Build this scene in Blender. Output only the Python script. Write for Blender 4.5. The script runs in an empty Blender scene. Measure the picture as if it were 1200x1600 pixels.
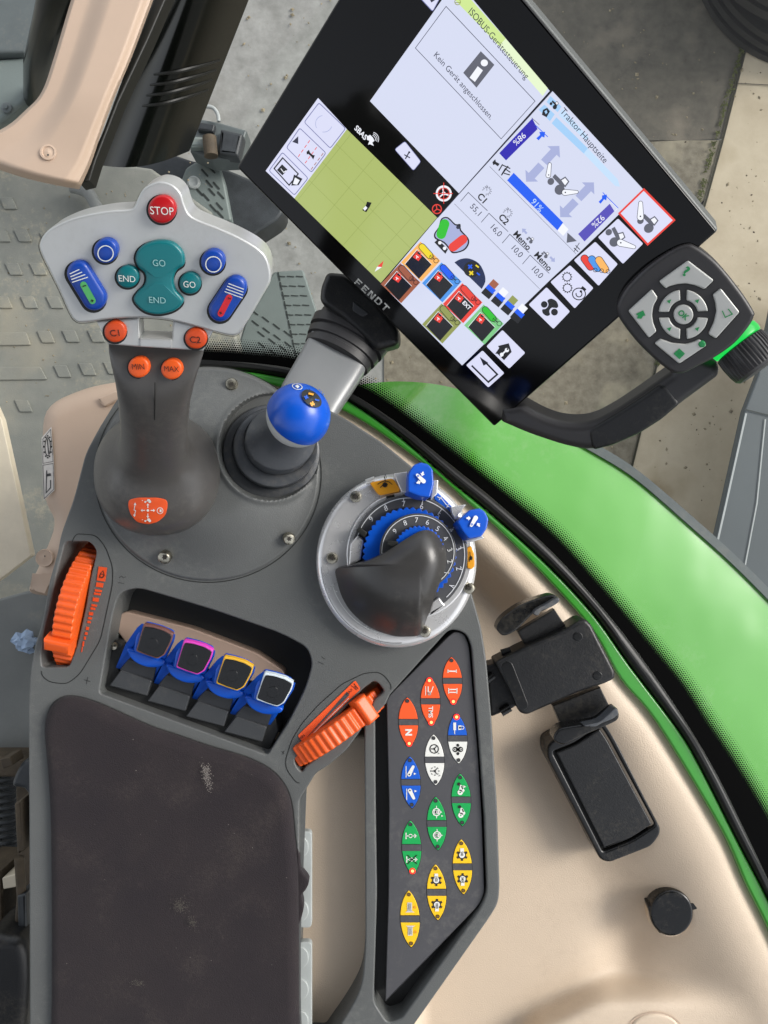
import bpy, math, random
from mathutils import Vector, Matrix
from mathutils.geometry import tessellate_polygon
random.seed(7)
SC = bpy.context.scene
H = 0.432                      # camera height above the armrest plane (metres)
# ---------------------------------------------------------------- camera, sky, sun, exposure
cam = bpy.data.cameras.new("camera"); camo = bpy.data.objects.new("camera", cam); SC.collection.objects.link(camo)
camo.location = (0, 0, H); cam.sensor_fit = 'VERTICAL'; cam.sensor_height = 24.0; cam.lens = 24.0 / (2 * (800 / 1200)); cam.clip_start = 0.01; cam.clip_end = 200
SC.camera = camo
W = bpy.data.worlds.new("World"); SC.world = W; W.use_nodes = True
nt = W.node_tree; bg = nt.nodes['Background']
sky = nt.nodes.new('ShaderNodeTexSky'); sky.sky_type = 'NISHITA'; sky.sun_disc = False
SUN_EL, SUN_AZ = math.radians(33), math.radians(74)
sky.sun_elevation = SUN_EL; sky.sun_rotation = SUN_AZ; sky.dust_density = 1.6; sky.ozone_density = 1.0; sky.air_density = 1.0
hs = nt.nodes.new('ShaderNodeHueSaturation'); hs.inputs['Saturation'].default_value = 0.22
nt.links.new(sky.outputs[0], hs.inputs['Color']); nt.links.new(hs.outputs[0], bg.inputs['Color'])
bg.inputs['Strength'].default_value = 0.15
sl = bpy.data.lights.new("sun", 'SUN'); sl.energy = 1.15; sl.angle = math.radians(24); sl.color = (1.0, 0.95, 0.88)
so = bpy.data.objects.new("sun", sl); SC.collection.objects.link(so)
sd = Vector((math.sin(SUN_AZ) * math.cos(SUN_EL), math.cos(SUN_AZ) * math.cos(SUN_EL), math.sin(SUN_EL)))
so.rotation_euler = sd.to_track_quat('Z', 'Y').to_euler()
SC.view_settings.view_transform = 'Standard'; SC.view_settings.look = 'None'; SC.view_settings.gamma = 1.0
SC.view_settings.exposure = 1.0
SC.view_settings.use_curve_mapping = False

# ---------------------------------------------------------------- materials
def s2l(c): return c / 12.92 if c <= 0.04045 else ((c + 0.055) / 1.055) ** 2.4
def RGB(h): return tuple(s2l(int(h[i:i + 2], 16) / 255) for i in (0, 2, 4))
MATS = {}
def mat(name, col, rough=0.5, metal=0.0, grain=0.0, gscale=900.0, var=0.0, vscale=30.0, col2=None, emit=0.0, coat=0.0, spec=0.5, sheen=0.0, stain=None, sscale=12.0, dust=0.0, dcol='8e897f', dscale=260, wave=0.0, wscale=9.0):
    """principled material with procedural grain (bump), mottling (var) and stains"""
    if isinstance(col, str): col = RGB(col)
    m = bpy.data.materials.new(name); m.use_nodes = True; t = m.node_tree; b = t.nodes['Principled BSDF']
    b.inputs['Base Color'].default_value = (*col, 1); b.inputs['Roughness'].default_value = rough; b.inputs['Metallic'].default_value = metal
    b.inputs['Specular IOR Level'].default_value = spec; b.inputs['Coat Weight'].default_value = coat; b.inputs['Coat Roughness'].default_value = 0.04
    b.inputs['Sheen Weight'].default_value = sheen
    if emit:
        b.inputs['Emission Color'].default_value = (*col, 1); b.inputs['Emission Strength'].default_value = emit
        b.inputs['Base Color'].default_value = (0.02, 0.02, 0.02, 1)
    tc = None
    def coord():
        nonlocal tc
        if tc is None:
            g = t.nodes.new('ShaderNodeNewGeometry'); tc = g.outputs['Position']
        return tc
    if dust and not (var or col2): var = 0.01
    if var or col2 is not None:
        n = t.nodes.new('ShaderNodeTexNoise'); n.inputs['Scale'].default_value = vscale; n.inputs['Detail'].default_value = 8; n.inputs['Roughness'].default_value = 0.65
        t.links.new(coord(), n.inputs['Vector'])
        r = t.nodes.new('ShaderNodeValToRGB'); t.links.new(n.outputs['Fac'], r.inputs[0])
        c2 = RGB(col2) if isinstance(col2, str) else (col2 or tuple(min(1, c * (1 + var)) for c in col)); c1 = col if col2 is not None else tuple(c * (1 - var) for c in col)
        r.color_ramp.elements[0].position = 0.32; r.color_ramp.elements[1].position = 0.68
        r.color_ramp.elements[0].color = (*c1, 1); r.color_ramp.elements[1].color = (*c2, 1)
        last = r.outputs[0]
        if stain:
            n2 = t.nodes.new('ShaderNodeTexNoise'); n2.inputs['Scale'].default_value = sscale; n2.inputs['Detail'].default_value = 6
            t.links.new(coord(), n2.inputs['Vector'])
            r2 = t.nodes.new('ShaderNodeValToRGB'); r2.color_ramp.elements[0].position = 0.56; r2.color_ramp.elements[1].position = 0.74
            t.links.new(n2.outputs['Fac'], r2.inputs[0])
            mx = t.nodes.new('ShaderNodeMixRGB'); t.links.new(r2.outputs[0], mx.inputs[0]); t.links.new(last, mx.inputs[1]); mx.inputs[2].default_value = (*RGB(stain), 1)
            last = mx.outputs[0]
        if dust:
            # dust, lint and worn flecks, gathered in cloudy patches
            n3 = t.nodes.new('ShaderNodeTexNoise'); n3.inputs['Scale'].default_value = dscale; n3.inputs['Detail'].default_value = 9; n3.inputs['Roughness'].default_value = 0.75; t.links.new(coord(), n3.inputs['Vector'])
            n4 = t.nodes.new('ShaderNodeTexNoise'); n4.inputs['Scale'].default_value = dscale / 14; n4.inputs['Detail'].default_value = 4; t.links.new(coord(), n4.inputs['Vector'])
            mu = t.nodes.new('ShaderNodeMath'); mu.operation = 'MULTIPLY'; t.links.new(n3.outputs['Fac'], mu.inputs[0]); t.links.new(n4.outputs['Fac'], mu.inputs[1])
            r3 = t.nodes.new('ShaderNodeMapRange'); r3.inputs[1].default_value = 0.27; r3.inputs[2].default_value = 0.40; r3.inputs[4].default_value = dust; t.links.new(mu.outputs[0], r3.inputs[0])
            m3 = t.nodes.new('ShaderNodeMixRGB'); t.links.new(r3.outputs[0], m3.inputs[0]); t.links.new(last, m3.inputs[1]); m3.inputs[2].default_value = (*RGB(dcol), 1); last = m3.outputs[0]
        t.links.new(last, b.inputs['Base Color'])
        # slight roughness break-up from the same noise
        mr = t.nodes.new('ShaderNodeMapRange'); mr.inputs[3].default_value = max(0.02, rough - 0.08); mr.inputs[4].default_value = min(1, rough + 0.08)
        t.links.new(n.outputs['Fac'], mr.inputs[0]); t.links.new(mr.outputs[0], b.inputs['Roughness'])
    if grain:
        n = t.nodes.new('ShaderNodeTexNoise'); n.inputs['Scale'].default_value = gscale; n.inputs['Detail'].default_value = 3
        t.links.new(coord(), n.inputs['Vector'])
        bp = t.nodes.new('ShaderNodeBump'); bp.inputs['Strength'].default_value = grain; bp.inputs['Distance'].default_value = 0.001
        t.links.new(n.outputs['Fac'], bp.inputs['Height']); t.links.new(bp.outputs[0], b.inputs['Normal'])
    if wave:
        n = t.nodes.new('ShaderNodeTexNoise'); n.inputs['Scale'].default_value = wscale; n.inputs['Detail'].default_value = 2; t.links.new(coord(), n.inputs['Vector'])
        bp = t.nodes.new('ShaderNodeBump'); bp.inputs['Strength'].default_value = wave; bp.inputs['Distance'].default_value = 0.02; t.links.new(n.outputs['Fac'], bp.inputs['Height'])
        t.links.new(bp.outputs[0], b.inputs['Normal']); t.links.new(bp.outputs[0], b.inputs['Coat Normal'])
    MATS[name] = m
    return m
M = mat
m_cons = M('console_plastic', '595b5a', 0.44, grain=0.22, gscale=1500, var=0.07, vscale=14, dust=0.22, dcol='8a8a84')
m_cons_d = M('dark_channel_plastic', '2b2c2c', 0.55, grain=0.1, var=0.1)
m_grip = M('soft_grip_plastic', '4d4b49', 0.30, grain=0.08, gscale=1600, var=0.08, vscale=20, dust=0.12)
m_boot = M('rubber_boot', '484b4f', 0.42, grain=0.1, var=0.10, dust=0.25)
m_hump = M('soft_touch_cover', '3a3938', 0.3, grain=0.06, gscale=1800, var=0.08, dust=0.1)
m_silver = M('silver_paint', 'bcbebd', 0.34, metal=0.4, grain=0.04, gscale=3000, var=0.03, dust=0.12, dcol='8c8a86')
m_armm = M('arm_grey_paint', '838586', 0.35, metal=0.15, var=0.04, dust=0.15)
m_silver2 = M('satin_silver_ring', 'dedede', 0.28, metal=0.55, grain=0.02, gscale=3000, var=0.03)
m_chrome = M('zinc_screw', 'b5b0a0', 0.28, metal=1.0, var=0.25, vscale=600)
m_screwd = M('screw_socket', '2a2620', 0.7)
m_panel = M('membrane_panel', '4a4a4d', 0.42, grain=0.1, gscale=2500, var=0.06, dust=0.2, dcol='8a877f')
m_pad = M('pad_fabric', '1d161b', 0.95, grain=0.55, gscale=1500, var=0.0, col2='272022', vscale=22, sheen=0.05, stain='322b28', sscale=9, dust=0.11, dcol='6e645a', dscale=600)
m_beige = M('beige_trim', 'cebca6', 0.5, grain=0.25, gscale=1300, var=0.04, vscale=10, dust=0.15, dcol='a08b74', dscale=120)
m_beige2 = M('beige_trim_left', 'bda692', 0.55, grain=0.10, gscale=1100, var=0.04, vscale=9)
m_green = M('green_paint', '5ba63f', 0.18, coat=1.0, var=0.06, vscale=3, dust=0.18, dcol='9fb98f', dscale=60, wave=0.25, wscale=7)
m_greenp = M('green_frame_paint', '3f9a33', 0.25, coat=0.6, var=0.04)
m_seal = M('black_rubber_seal', '121312', 0.45, grain=0.1, var=0.2, vscale=40)
m_frit = M('black_frit', '010101', 0.5, spec=0.05)
m_black = M('gloss_black_bezel', '030304', 0.1, spec=0.32)
m_blackp = M('black_plastic', '111214', 0.42, grain=0.15, var=0.2, vscale=35, dust=0.16, dcol='6a6458', dscale=300)
m_blackg = M('black_plastic_gloss', '0e0f10', 0.28, grain=0.05, var=0.15, vscale=25, dust=0.2, dcol='6a6458')
m_keyp = M('keypad_plastic', '2f2e2f', 0.42, grain=0.05, var=0.06)
m_bord = M('monitor_metal_edge', '666968', 0.45, metal=0.2)
m_key = M('keypad_key_silver', 'b9bab6', 0.3, metal=0.15)
m_orange = M('orange_plastic', 'e2591c', 0.38, var=0.06, grain=0.05, dust=0.3, dcol='8a4a2a', dscale=300)
m_orangeb = M('orange_button', 'cf4a1d', 0.4, var=0.04)
m_red = M('red_button', 'b3161d', 0.3)
m_blue = M('blue_plastic', '0850bc', 0.3, var=0.08, dust=0.06, dcol='5a6a8a')
m_blued = M('blue_button', '0d3f9c', 0.33)
m_teal = M('teal_button', '0a6c72', 0.35)
m_white = M('white_mark', 'd9dcd8', 0.5)
m_whitep = M('white_plastic', 'bfc1bf', 0.35)
m_ink = M('black_ink', '141414', 0.6)
m_inkw = M('engraved_ink', '3a1a12', 0.6)
m_tealw = M('teal_engraving', '8fbcbc', 0.5)
m_gmark = M('green_mark', '4fa860', 0.5)
m_rmark = M('red_mark', 'c8202c', 0.5)
m_kgreen = M('green_legend', '1e8a4c', 0.5)
m_gglow = M('green_ring', '12b443', 0.3, emit=0.75)
m_led = M('red_led', 'ff2008', 0.4, emit=1.1); m_ledc = M('red_led_centre', 'ffa860', 0.4, emit=1.5)
m_ledoff = M('led_off', '3a3a3c', 0.5); m_ledy = M('led_off_brown', '6e5224', 0.5)
m_eo = M('print_orange', 'ee5a26', 0.42); m_eb = M('print_blue', '0c58c4', 0.42); m_ew = M('print_white', 'e2e2dc', 0.42); m_eg = M('print_green', '0ba14e', 0.42); m_ey = M('print_yellow', 'f3c314', 0.42)
m_amber = M('amber_label', 'e29a1c', 0.42, grain=0.05)
m_dial = M('dial_face', '48494b', 0.42, var=0.05)
m_led_line = M('white_scale', 'd6d8d8', 0.5)
m_brownl = M('brown_frame', '6a4640', 0.4); m_pinkl = M('magenta_frame', 'cc3fae', 0.4); m_yell = M('yellow_frame', 'd9a72c', 0.4); m_whl = M('white_frame', 'c9d4da', 0.4)
m_capt = M('thumb_cap_black', '131416', 0.24, grain=0.05, var=0.1)
m_cap = M('lever_cap_black', '2c2e31', 0.5, grain=0.12, var=0.15)
m_mat = M('floor_mat_rubber', '6c6f6a', 0.6, grain=0.35, gscale=500, col2='8a8b82', vscale=7, stain='989382', sscale=5, dust=0.55, dcol='b0a88f', dscale=90)
m_mat2 = M('floor_sheet_grey', '6d706e', 0.6, grain=0.15, gscale=500, col2='7e817e', vscale=9, dust=0.3, dcol='a59d88', dscale=120)
m_step = M('tread_plate', '737d7a', 0.5, grain=0.2, gscale=400, var=0.08, vscale=12, dust=0.4, dcol='a8a08a', dscale=70)
m_slot = M('tread_slot', '303634', 0.7)
m_glassd = M('smoked_glass', '0a0e0a', 0.2, coat=0.1, spec=0.3, var=0.3, vscale=8)
m_gask = M('gasket', '10120f', 0.5)
m_metalg = M('grey_painted_metal', '5c6363', 0.42, var=0.15, vscale=10, dust=0.35, dcol='8a857a', dscale=90)
m_darkm = M('dark_machine_metal', '33373a', 0.5, var=0.4, vscale=25, grain=0.2, gscale=300)
m_dirt = M('dirty_steel', '4c4234', 0.75, var=0.4, vscale=40, grain=0.5, gscale=400)
m_wood = M('pale_wood', 'cfc5b0', 0.6, var=0.08, vscale=30)
m_tray = M('pale_grey_rubber', 'a4a9a7', 0.5, grain=0.08, var=0.04)
m_paper = M('tissue', '9db2cc', 0.9, grain=0.5, gscale=200, var=0.1)
m_tyre = M('tyre_rubber', '151513', 0.8, grain=0.4, gscale=150, col2='2c2a26', vscale=6)
m_conc = M('pale_concrete', 'b5a78e', 0.85, grain=0.5, gscale=60, col2='cfc3aa', vscale=5, stain='9f8f72', sscale=5)
m_asph = M('grey_floor_slab', '7f7f7a', 0.85, grain=0.6, gscale=90, col2='9c9c97', vscale=22, stain='7c776c', sscale=2.2)
m_brown = M('tyre_shaded_slab', '524f47', 0.85, grain=0.6, gscale=80, col2='6a655a', vscale=26, stain='80786a', sscale=7)
m_joint = M('slab_joint', '3a392c', 0.9)
m_plate = M('ramp_metal', '4e5557', 0.5, var=0.1, vscale=4)
m_blocker = M('dark_light_blocker', '161513', 0.8)
m_refl_hall = M('reflected_hall_grey', '6b6a60', 0.7)
m_stick = M('sticker_paper', 'c9c5c0', 0.5)
# screen colours (a lit display gives off its own light)
def scr(name, hexc, e=0.56): return M('screen_' + name, hexc, 0.14, emit=e, spec=0.35)
s_bg = scr('pale', 'ccd1e6'); s_white = scr('white', 'e9ebf3'); s_map = scr('map_green', 'a6b469'); s_grid = scr('map_grid', '8c9a52'); s_blk = M('screen_off', '0b0b0c', 0.1)
s_ink = scr('ink', '2a2c40'); s_ink2 = scr('dark', '121318'); s_lb = scr('light_blue', '9cc6ec'); s_lb2 = scr('header_blue', 'bcd6f0'); s_gr = scr('header_green', 'c6de8c'); s_gr2 = scr('header_green_pale', 'dcebc4')
s_db = scr('deep_blue', '2418a8'); s_bb = scr('bright_blue', '1058e8'); s_pu = scr('purple', '5048b0'); s_ar = scr('slate', 'a0a8d0'); s_red = scr('red', 'e03c30'); s_org = scr('orange', 'f0b05c')
s_bro = scr('brown', '9c5a40'); s_blu = scr('blue', '4890e0'); s_olv = scr('olive', '8c9450'); s_grn = scr('green', '78c080'); s_vg = scr('vivid_green', '28b828'); s_navy = scr('navy', '14244c'); s_yel = scr('yellow', 'e8d020')
s_tile = scr('tile', 'd2d4ec'); s_bd = scr('tile_border', '686c9c'); s_gy = scr('grey', '5a5c68')

# ---------------------------------------------------------------- geometry helpers
def ray(px, py): return Vector(((px - 600) / 1200, -(py - 800) / 1200, -1.0))
CAM = Vector((0, 0, H))
def at(px, py, z): return CAM + ray(px, py) * (H - z)
def sc(z): return (H - z) / 1200          # metres per photo pixel at height z
class Fr:
    """a real plane in the scene; photo coordinates are read off where their sight line meets it"""
    def __init__(s, o, n, e1=None):
        s.o = Vector(o); s.n = Vector(n).normalized()
        e1 = Vector(e1) if e1 is not None else Vector((1, 0, 0)); s.e1 = (e1 - s.n * e1.dot(s.n)).normalized(); s.e2 = s.n.cross(s.e1)
    def uv(s, px, py, h=0):
        r = ray(px, py); t = (s.o + s.n * h - CAM).dot(s.n) / r.dot(s.n); p = CAM + r * t - s.o
        return (p.dot(s.e1), p.dot(s.e2))
    def X(s, u, v, h=0): return s.o + s.e1 * u + s.e2 * v + s.n * h
def Z(z): return Fr((0, 0, z), (0, 0, 1))
def area(p): return 0.5 * sum(p[i - 1][0] * p[i][1] - p[i][0] * p[i - 1][1] for i in range(len(p)))
def offs(p, d):
    """offset a counter-clockwise outline inwards by d"""
    n = len(p); out = []
    for i in range(n):
        a, b, c = p[i - 1], p[i], p[(i + 1) % n]
        d1 = Vector((b[0] - a[0], b[1] - a[1])); d2 = Vector((c[0] - b[0], c[1] - b[1]))
        if d1.length < 1e-9: d1 = d2
        if d2.length < 1e-9: d2 = d1
        d1.normalize(); d2.normalize(); n1 = Vector((-d1.y, d1.x)); n2 = Vector((-d2.y, d2.x)); m = n1 + n2
        if m.length < 1e-6: m = n1
        m.normalize(); k = max(0.5, m.dot(n1)); out.append((b[0] + m.x * d / k, b[1] + m.y * d / k))
    return out
def circ(cx, cy, rx, ry=None, n=40, a0=0, a1=360):
    ry = ry or rx; full = abs(a1 - a0) >= 360
    k = n if full else n + 1
    return [(cx + rx * math.cos(math.radians(a0 + (a1 - a0) * i / n)), cy + ry * math.sin(math.radians(a0 + (a1 - a0) * i / n))) for i in range(k)]
def caps(p, q, r, n=12, r2=None):
    r2 = r2 or r; a = math.atan2(q[1] - p[1], q[0] - p[0]); out = []
    for i in range(n + 1): t = a - math.pi / 2 + math.pi * i / n; out.append((q[0] + r2 * math.cos(t), q[1] + r2 * math.sin(t)))
    for i in range(n + 1): t = a + math.pi / 2 + math.pi * i / n; out.append((p[0] + r * math.cos(t), p[1] + r * math.sin(t)))
    return out
def rnd(pts, r, n=5):
    out = []; N = len(pts)
    for i in range(N):
        a, b, c = Vector(pts[i - 1]), Vector(pts[i]), Vector(pts[(i + 1) % N]); rr = r[i] if isinstance(r, (list, tuple)) else r
        l1, l2 = (a - b).length, (c - b).length; d = min(rr, l1 * 0.45, l2 * 0.45)
        p0 = b + (a - b) * (d / max(l1, 1e-6)); p1 = b + (c - b) * (d / max(l2, 1e-6))
        for k in range(n + 1):
            t = k / n; q = p0 * (1 - t) ** 2 + b * 2 * t * (1 - t) + p1 * t * t; out.append((q.x, q.y))
    return out
def spl(pts, n=6, closed=True):
    N = len(pts); out = []; rng = range(N) if closed else range(N - 1); D = len(pts[0])
    for i in rng:
        if closed: P = [pts[(i + k - 1) % N] for k in range(4)]
        else: P = [pts[max(0, min(N - 1, i + k - 1))] for k in range(4)]
        for k in range(n):
            t = k / n
            out.append(tuple(0.5 * (2 * P[1][j] + (P[2][j] - P[0][j]) * t + (2 * P[0][j] - 5 * P[1][j] + 4 * P[2][j] - P[3][j]) * t * t + (3 * P[1][j] - P[0][j] - 3 * P[2][j] + P[3][j]) * t ** 3) for j in range(D)))
    if not closed: out.append(tuple(pts[-1]))
    return out
def sq(cx, cy, w, h, ang=0):
    c, s_ = math.cos(math.radians(ang)), math.sin(math.radians(ang))
    return [(cx + x * c - y * s_, cy + x * s_ + y * c) for x, y in ((-w / 2, -h / 2), (w / 2, -h / 2), (w / 2, h / 2), (-w / 2, h / 2))]
def off2(pts, dx, dy): return [(x + dx, y + dy) for x, y in pts]
_TX = {}
def glyphs(s, bold=0.0):
    k = (s, bold)
    if k not in _TX:
        c = bpy.data.curves.new('t', 'FONT'); c.body = s; c.size = 1.0; c.offset = bold; c.resolution_u = 3; o = bpy.data.objects.new('t', c); SC.collection.objects.link(o)
        dg = bpy.context.evaluated_depsgraph_get(); me = o.evaluated_get(dg).to_mesh()
        _TX[k] = ([(v.co.x, v.co.y) for v in me.vertices], [tuple(p.vertices) for p in me.polygons])
        o.evaluated_get(dg).to_mesh_clear(); bpy.data.objects.remove(o); bpy.data.curves.remove(c)
    return _TX[k]
ORG = {}
def empty(name, loc, parent=None):
    o = bpy.data.objects.new(name, None); SC.collection.objects.link(o); loc = Vector(loc)
    if parent is not None: o.parent = parent; o.location = loc - ORG[parent.name]
    else: o.location = loc
    o.empty_display_size = 0.01; ORG[o.name] = loc
    return o
def tag(o, label, cat=None, group=None, kind=None):
    if label: o['label'] = label
    if cat: o['category'] = cat
    if group: o['group'] = group
    if kind: o['kind'] = kind
    return o
def thing(name, label, cat, loc, group=None): return tag(empty(name, loc), label, cat, group)
class B:
    def __init__(s, fr=None): s.v = []; s.f = []; s.m = []; s.mats = []; s.fr = fr or Z(0); s.uvs = {}
    def mi(s, m):
        if m not in s.mats: s.mats.append(m)
        return s.mats.index(m)
    def add(s, vs, fs, m):
        b = len(s.v); k = s.mi(m); s.v += [Vector(v) for v in vs]; s.f += [tuple(i + b for i in f) for f in fs]; s.m += [k] * len(fs); return s
    def loc(s, px, h=0):
        p = [s.fr.uv(x, y, h) for x, y in px]
        return p if area(p) > 0 else p[::-1]
    def poly(s, px, m, h=0, fr=None):
        p = s.loc(px, h)
        if len(p) > 4:
            tr = tessellate_polygon([[Vector((a, b, 0)) for a, b in p]]); fs = [tuple(t) for t in tr]
        else: fs = [tuple(range(len(p)))]
        return s.add([s.fr.X(a, b, h) for a, b in p], s.orient(p, fs), m)
    @staticmethod
    def orient(p, fs):
        o = []
        for f in fs:
            q = [p[i] for i in f]; o.append(f if area(q) > 0 else f[::-1])
        return o
    def prism(s, px, m, h0, h1, r=0.0, seg=3, uv=False, flare=0.0, tm=None, dome=0.0):
        """solid with the photographed outline as its top face; r rounds the rim"""
        p = px if uv else s.loc(px, h1)
        if area(p) < 0: p = p[::-1]
        n = len(p); rings = []
        if dome:
            inn = offs(p, r) if r else p; cx = sum(a for a, b in inn) / n; cy = sum(b for a, b in inn) / n
            for k in range(4, 0, -1):
                f = 1 - k / 5; rings.append(([(cx + (a - cx) * f, cy + (b - cy) * f) for a, b in inn], h1 + dome * (1 - f * f)))
        if r:
            for k in range(seg + 1):
                t = math.pi / 2 * k / seg; rings.append((offs(p, r * (1 - math.sin(t))), h1 - r * (1 - math.cos(t))))
        else: rings.append((p, h1))
        if h0 < h1 - r - 1e-6: rings.append((offs(p, -flare) if flare else p, h0))
        vs = []; fs = []
        for q, h in rings: vs += [s.fr.X(a, b, h) for a, b in q]
        for k in range(len(rings) - 1):
            for i in range(n):
                j = (i + 1) % n; fs.append((k * n + i, (k + 1) * n + i, (k + 1) * n + j, k * n + j))
        q = rings[0][0]
        tr = tessellate_polygon([[Vector((a, b, 0)) for a, b in q]]) if n > 4 else [tuple(range(n))]
        top = B.orient(q, [tuple(t) for t in tr])
        s.add(vs, fs, m); b = len(s.v) - len(vs); k = s.mi(tm or m)
        s.f += [tuple(i + b for i in f) for f in top]; s.m += [k] * len(top)
        bo = (len(rings) - 1) * n; s.f += [tuple(i + b + bo for i in f[::-1]) for f in top]; s.m += [s.mi(m)] * len(top)
        return s
    def plate(s, px, holes, m, h0, h1, r=0.002, seg=4):
        """flat shell with openings, every rim rounded; returns nothing, walls go down to h0"""
        P = s.loc(px, h1); Hs = [s.loc(q, h1) for q in holes]
        def wall(p, sign):
            n = len(p); rings = []
            for k in range(seg + 1):
                t = math.pi / 2 * k / seg; rings.append((offs(p, sign * r * (1 - math.sin(t))), h1 - r * (1 - math.cos(t))))
            rings.append((p, h0)); vs = []; fs = []
            for q, h in rings: vs += [s.fr.X(a, b, h) for a, b in q]
            for k in range(len(rings) - 1):
                for i in range(n):
                    j = (i + 1) % n; f = (k * n + i, (k + 1) * n + i, (k + 1) * n + j, k * n + j); fs.append(f if sign > 0 else f[::-1])
            b = len(s.v); s.add(vs, fs, m); return rings[0][0], b
        loops = [wall(P, 1)] + [wall(q, -1) for q in Hs]
        pts = [pt for l, _ in loops for pt in l]; idx = [b + i for l, b in loops for i in range(len(l))]
        tr = tessellate_polygon([[Vector((a, b, 0)) for a, b in l] for l, _ in loops])
        k = s.mi(m)
        for f in B.orient(pts, [tuple(t) for t in tr]): s.f.append(tuple(idx[i] for i in f)); s.m.append(k)
        return s
    def line(s, pts, w, m, h=0, closed=False):
        """flat stroke, w in photo pixels"""
        pl = [Vector(s.fr.uv(x, y, h)) for x, y in pts]; u0 = Vector(s.fr.uv(*pts[0], h)); u1 = Vector(s.fr.uv(pts[0][0] + 1, pts[0][1], h)); W_ = w * (u1 - u0).length / 2
        n = len(pl); L = []; R = []
        for i in range(n):
            a = pl[i - 1] if (i > 0 or closed) else pl[i]; c = pl[(i + 1) % n] if (i < n - 1 or closed) else pl[i]; b = pl[i]
            d1 = (b - a); d2 = (c - b)
            if d1.length < 1e-9: d1 = d2
            if d2.length < 1e-9: d2 = d1
            d1.normalize(); d2.normalize(); t = (d1 + d2)
            if t.length < 1e-6: t = d1
            t.normalize(); nn = Vector((-t.y, t.x)); k = max(0.4, nn.dot(Vector((-d1.y, d1.x))))
            L.append(b + nn * W_ / k); R.append(b - nn * W_ / k)
        vs = [s.fr.X(q.x, q.y, h) for q in L + R]; fs = []
        for i in range(n if closed else n - 1):
            j = (i + 1) % n; fs.append((i, i + n, j + n, j))
        return s.add(vs, fs, m)
    def ring(s, cx, cy, r, w, m, h=0, ry=None, a0=0, a1=360, n=40):
        full = abs(a1 - a0) >= 360
        return s.line(circ(cx, cy, r, ry, n, a0, a1), w, m, h, closed=full)
    def basis(s, px, py, h, ang):
        o = Vector(s.fr.uv(px, py, h))
        if ang is None:
            q = Vector(s.fr.uv(px + 1, py, h)); q2 = Vector(s.fr.uv(px, py + 1, h)); k = ((q - o).length + (q2 - o).length) / 2; return o, Vector((k, 0)), Vector((0, k))
        q = Vector(s.fr.uv(px + math.cos(math.radians(ang)), py + math.sin(math.radians(ang)), h)); d = q - o
        return o, d, Vector((-d.y, d.x))
    def text(s, t, px, py, size, m, h=0, ang=0, al='c', bold=0.0, sx=1.0, rot=0, extr=0):
        gv, gf = glyphs(t, bold)
        if not gv: return s
        xs = [a for a, b in gv]; x0, x1 = min(xs), max(xs); ys = [b for a, b in gv]; ym = (min(ys) + max(ys)) / 2
        ax = {'c': (x0 + x1) / 2, 'l': x0, 'r': x1}[al]; ym = 0.36 if al != 'c' else ym
        o, d, u = s.basis(px, py, h, ang)
        if rot:
            c, q = math.cos(math.radians(rot)), math.sin(math.radians(rot)); d, u = d * c - u * q, d * q + u * c
        k = size / 0.73
        vs = []
        for a, b in gv:
            p = o + d * ((a - ax) * k * sx) + u * ((b - ym) * k); vs.append(s.fr.X(p.x, p.y, h))
        return s.add(vs, gf, m)
    def shape(s, pts, px, py, k, m, h=0, ang=0, rot=0):
        """small symbol given in its own units (y up), k pixels per unit"""
        o, d, u = s.basis(px, py, h, ang)
        if rot:
            c, q = math.cos(math.radians(rot)), math.sin(math.radians(rot)); d, u = d * c - u * q, d * q + u * c
        p = [o + d * (a * k) + u * (b * k) for a, b in pts]; p = [(q.x, q.y) for q in p]
        if area(p) < 0: p = p[::-1]
        fs = [tuple(t) for t in tessellate_polygon([[Vector((a, b, 0)) for a, b in p]])] if len(p) > 4 else [tuple(range(len(p)))]
        return s.add([s.fr.X(a, b, h) for a, b in p], B.orient(p, fs), m)
    def sections(s, secs, m, cap=True):
        """loft through closed rings of 3-D points"""
        n = len(secs[0]); vs = [p for r in secs for p in r]; fs = []
        for k in range(len(secs) - 1):
            for i in range(n):
                j = (i + 1) % n; fs.append((k * n + i, k * n + j, (k + 1) * n + j, (k + 1) * n + i))
        if cap: fs.append(tuple(range(n))[::-1]); fs.append(tuple(range((len(secs) - 1) * n, len(secs) * n)))
        return s.add(vs, fs, m)
    def stack(s, rows, m, n=48, cap=True, sup=2.0):
        """loft of level ellipses (cx, cy, z, rx, ry), all in photo pixels at that height"""
        secs = []
        for cx, cy, z, rx, ry in rows:
            c = at(cx, cy, z); k = sc(z); ring_ = []
            for i in range(n):
                a = 2 * math.pi * i / n; ca, sa = math.cos(a), math.sin(a); e = 2 / sup
                ring_.append(c + Vector((math.copysign(abs(ca) ** e, ca) * rx * k, math.copysign(abs(sa) ** e, sa) * ry * k, 0)))
            secs.append(ring_)
        return s.sections(secs, m, cap)
    def tube(s, pts, rad, m, n=16, flat=1.0, sup=2.0):
        """pts 3-D, rad metres (number or list)"""
        pts = [Vector(p) for p in pts]; secs = []; up = Vector((0, 0, 1))
        for i, p in enumerate(pts):
            a = pts[max(0, i - 1)]; c = pts[min(len(pts) - 1, i + 1)]; t = (c - a).normalized()
            if abs(t.dot(up)) > 0.95: x = Vector((1, 0, 0))
            else: x = t.cross(up).normalized()
            y = x.cross(t).normalized(); r = rad[i] if isinstance(rad, (list, tuple)) else rad
            se = lambda w: math.copysign(abs(w) ** (2 / sup), w); secs.append([p + x * r * se(math.cos(2 * math.pi * k / n)) + y * r * flat * se(math.sin(2 * math.pi * k / n)) for k in range(n)])
        return s.sections(secs, m)
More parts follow.
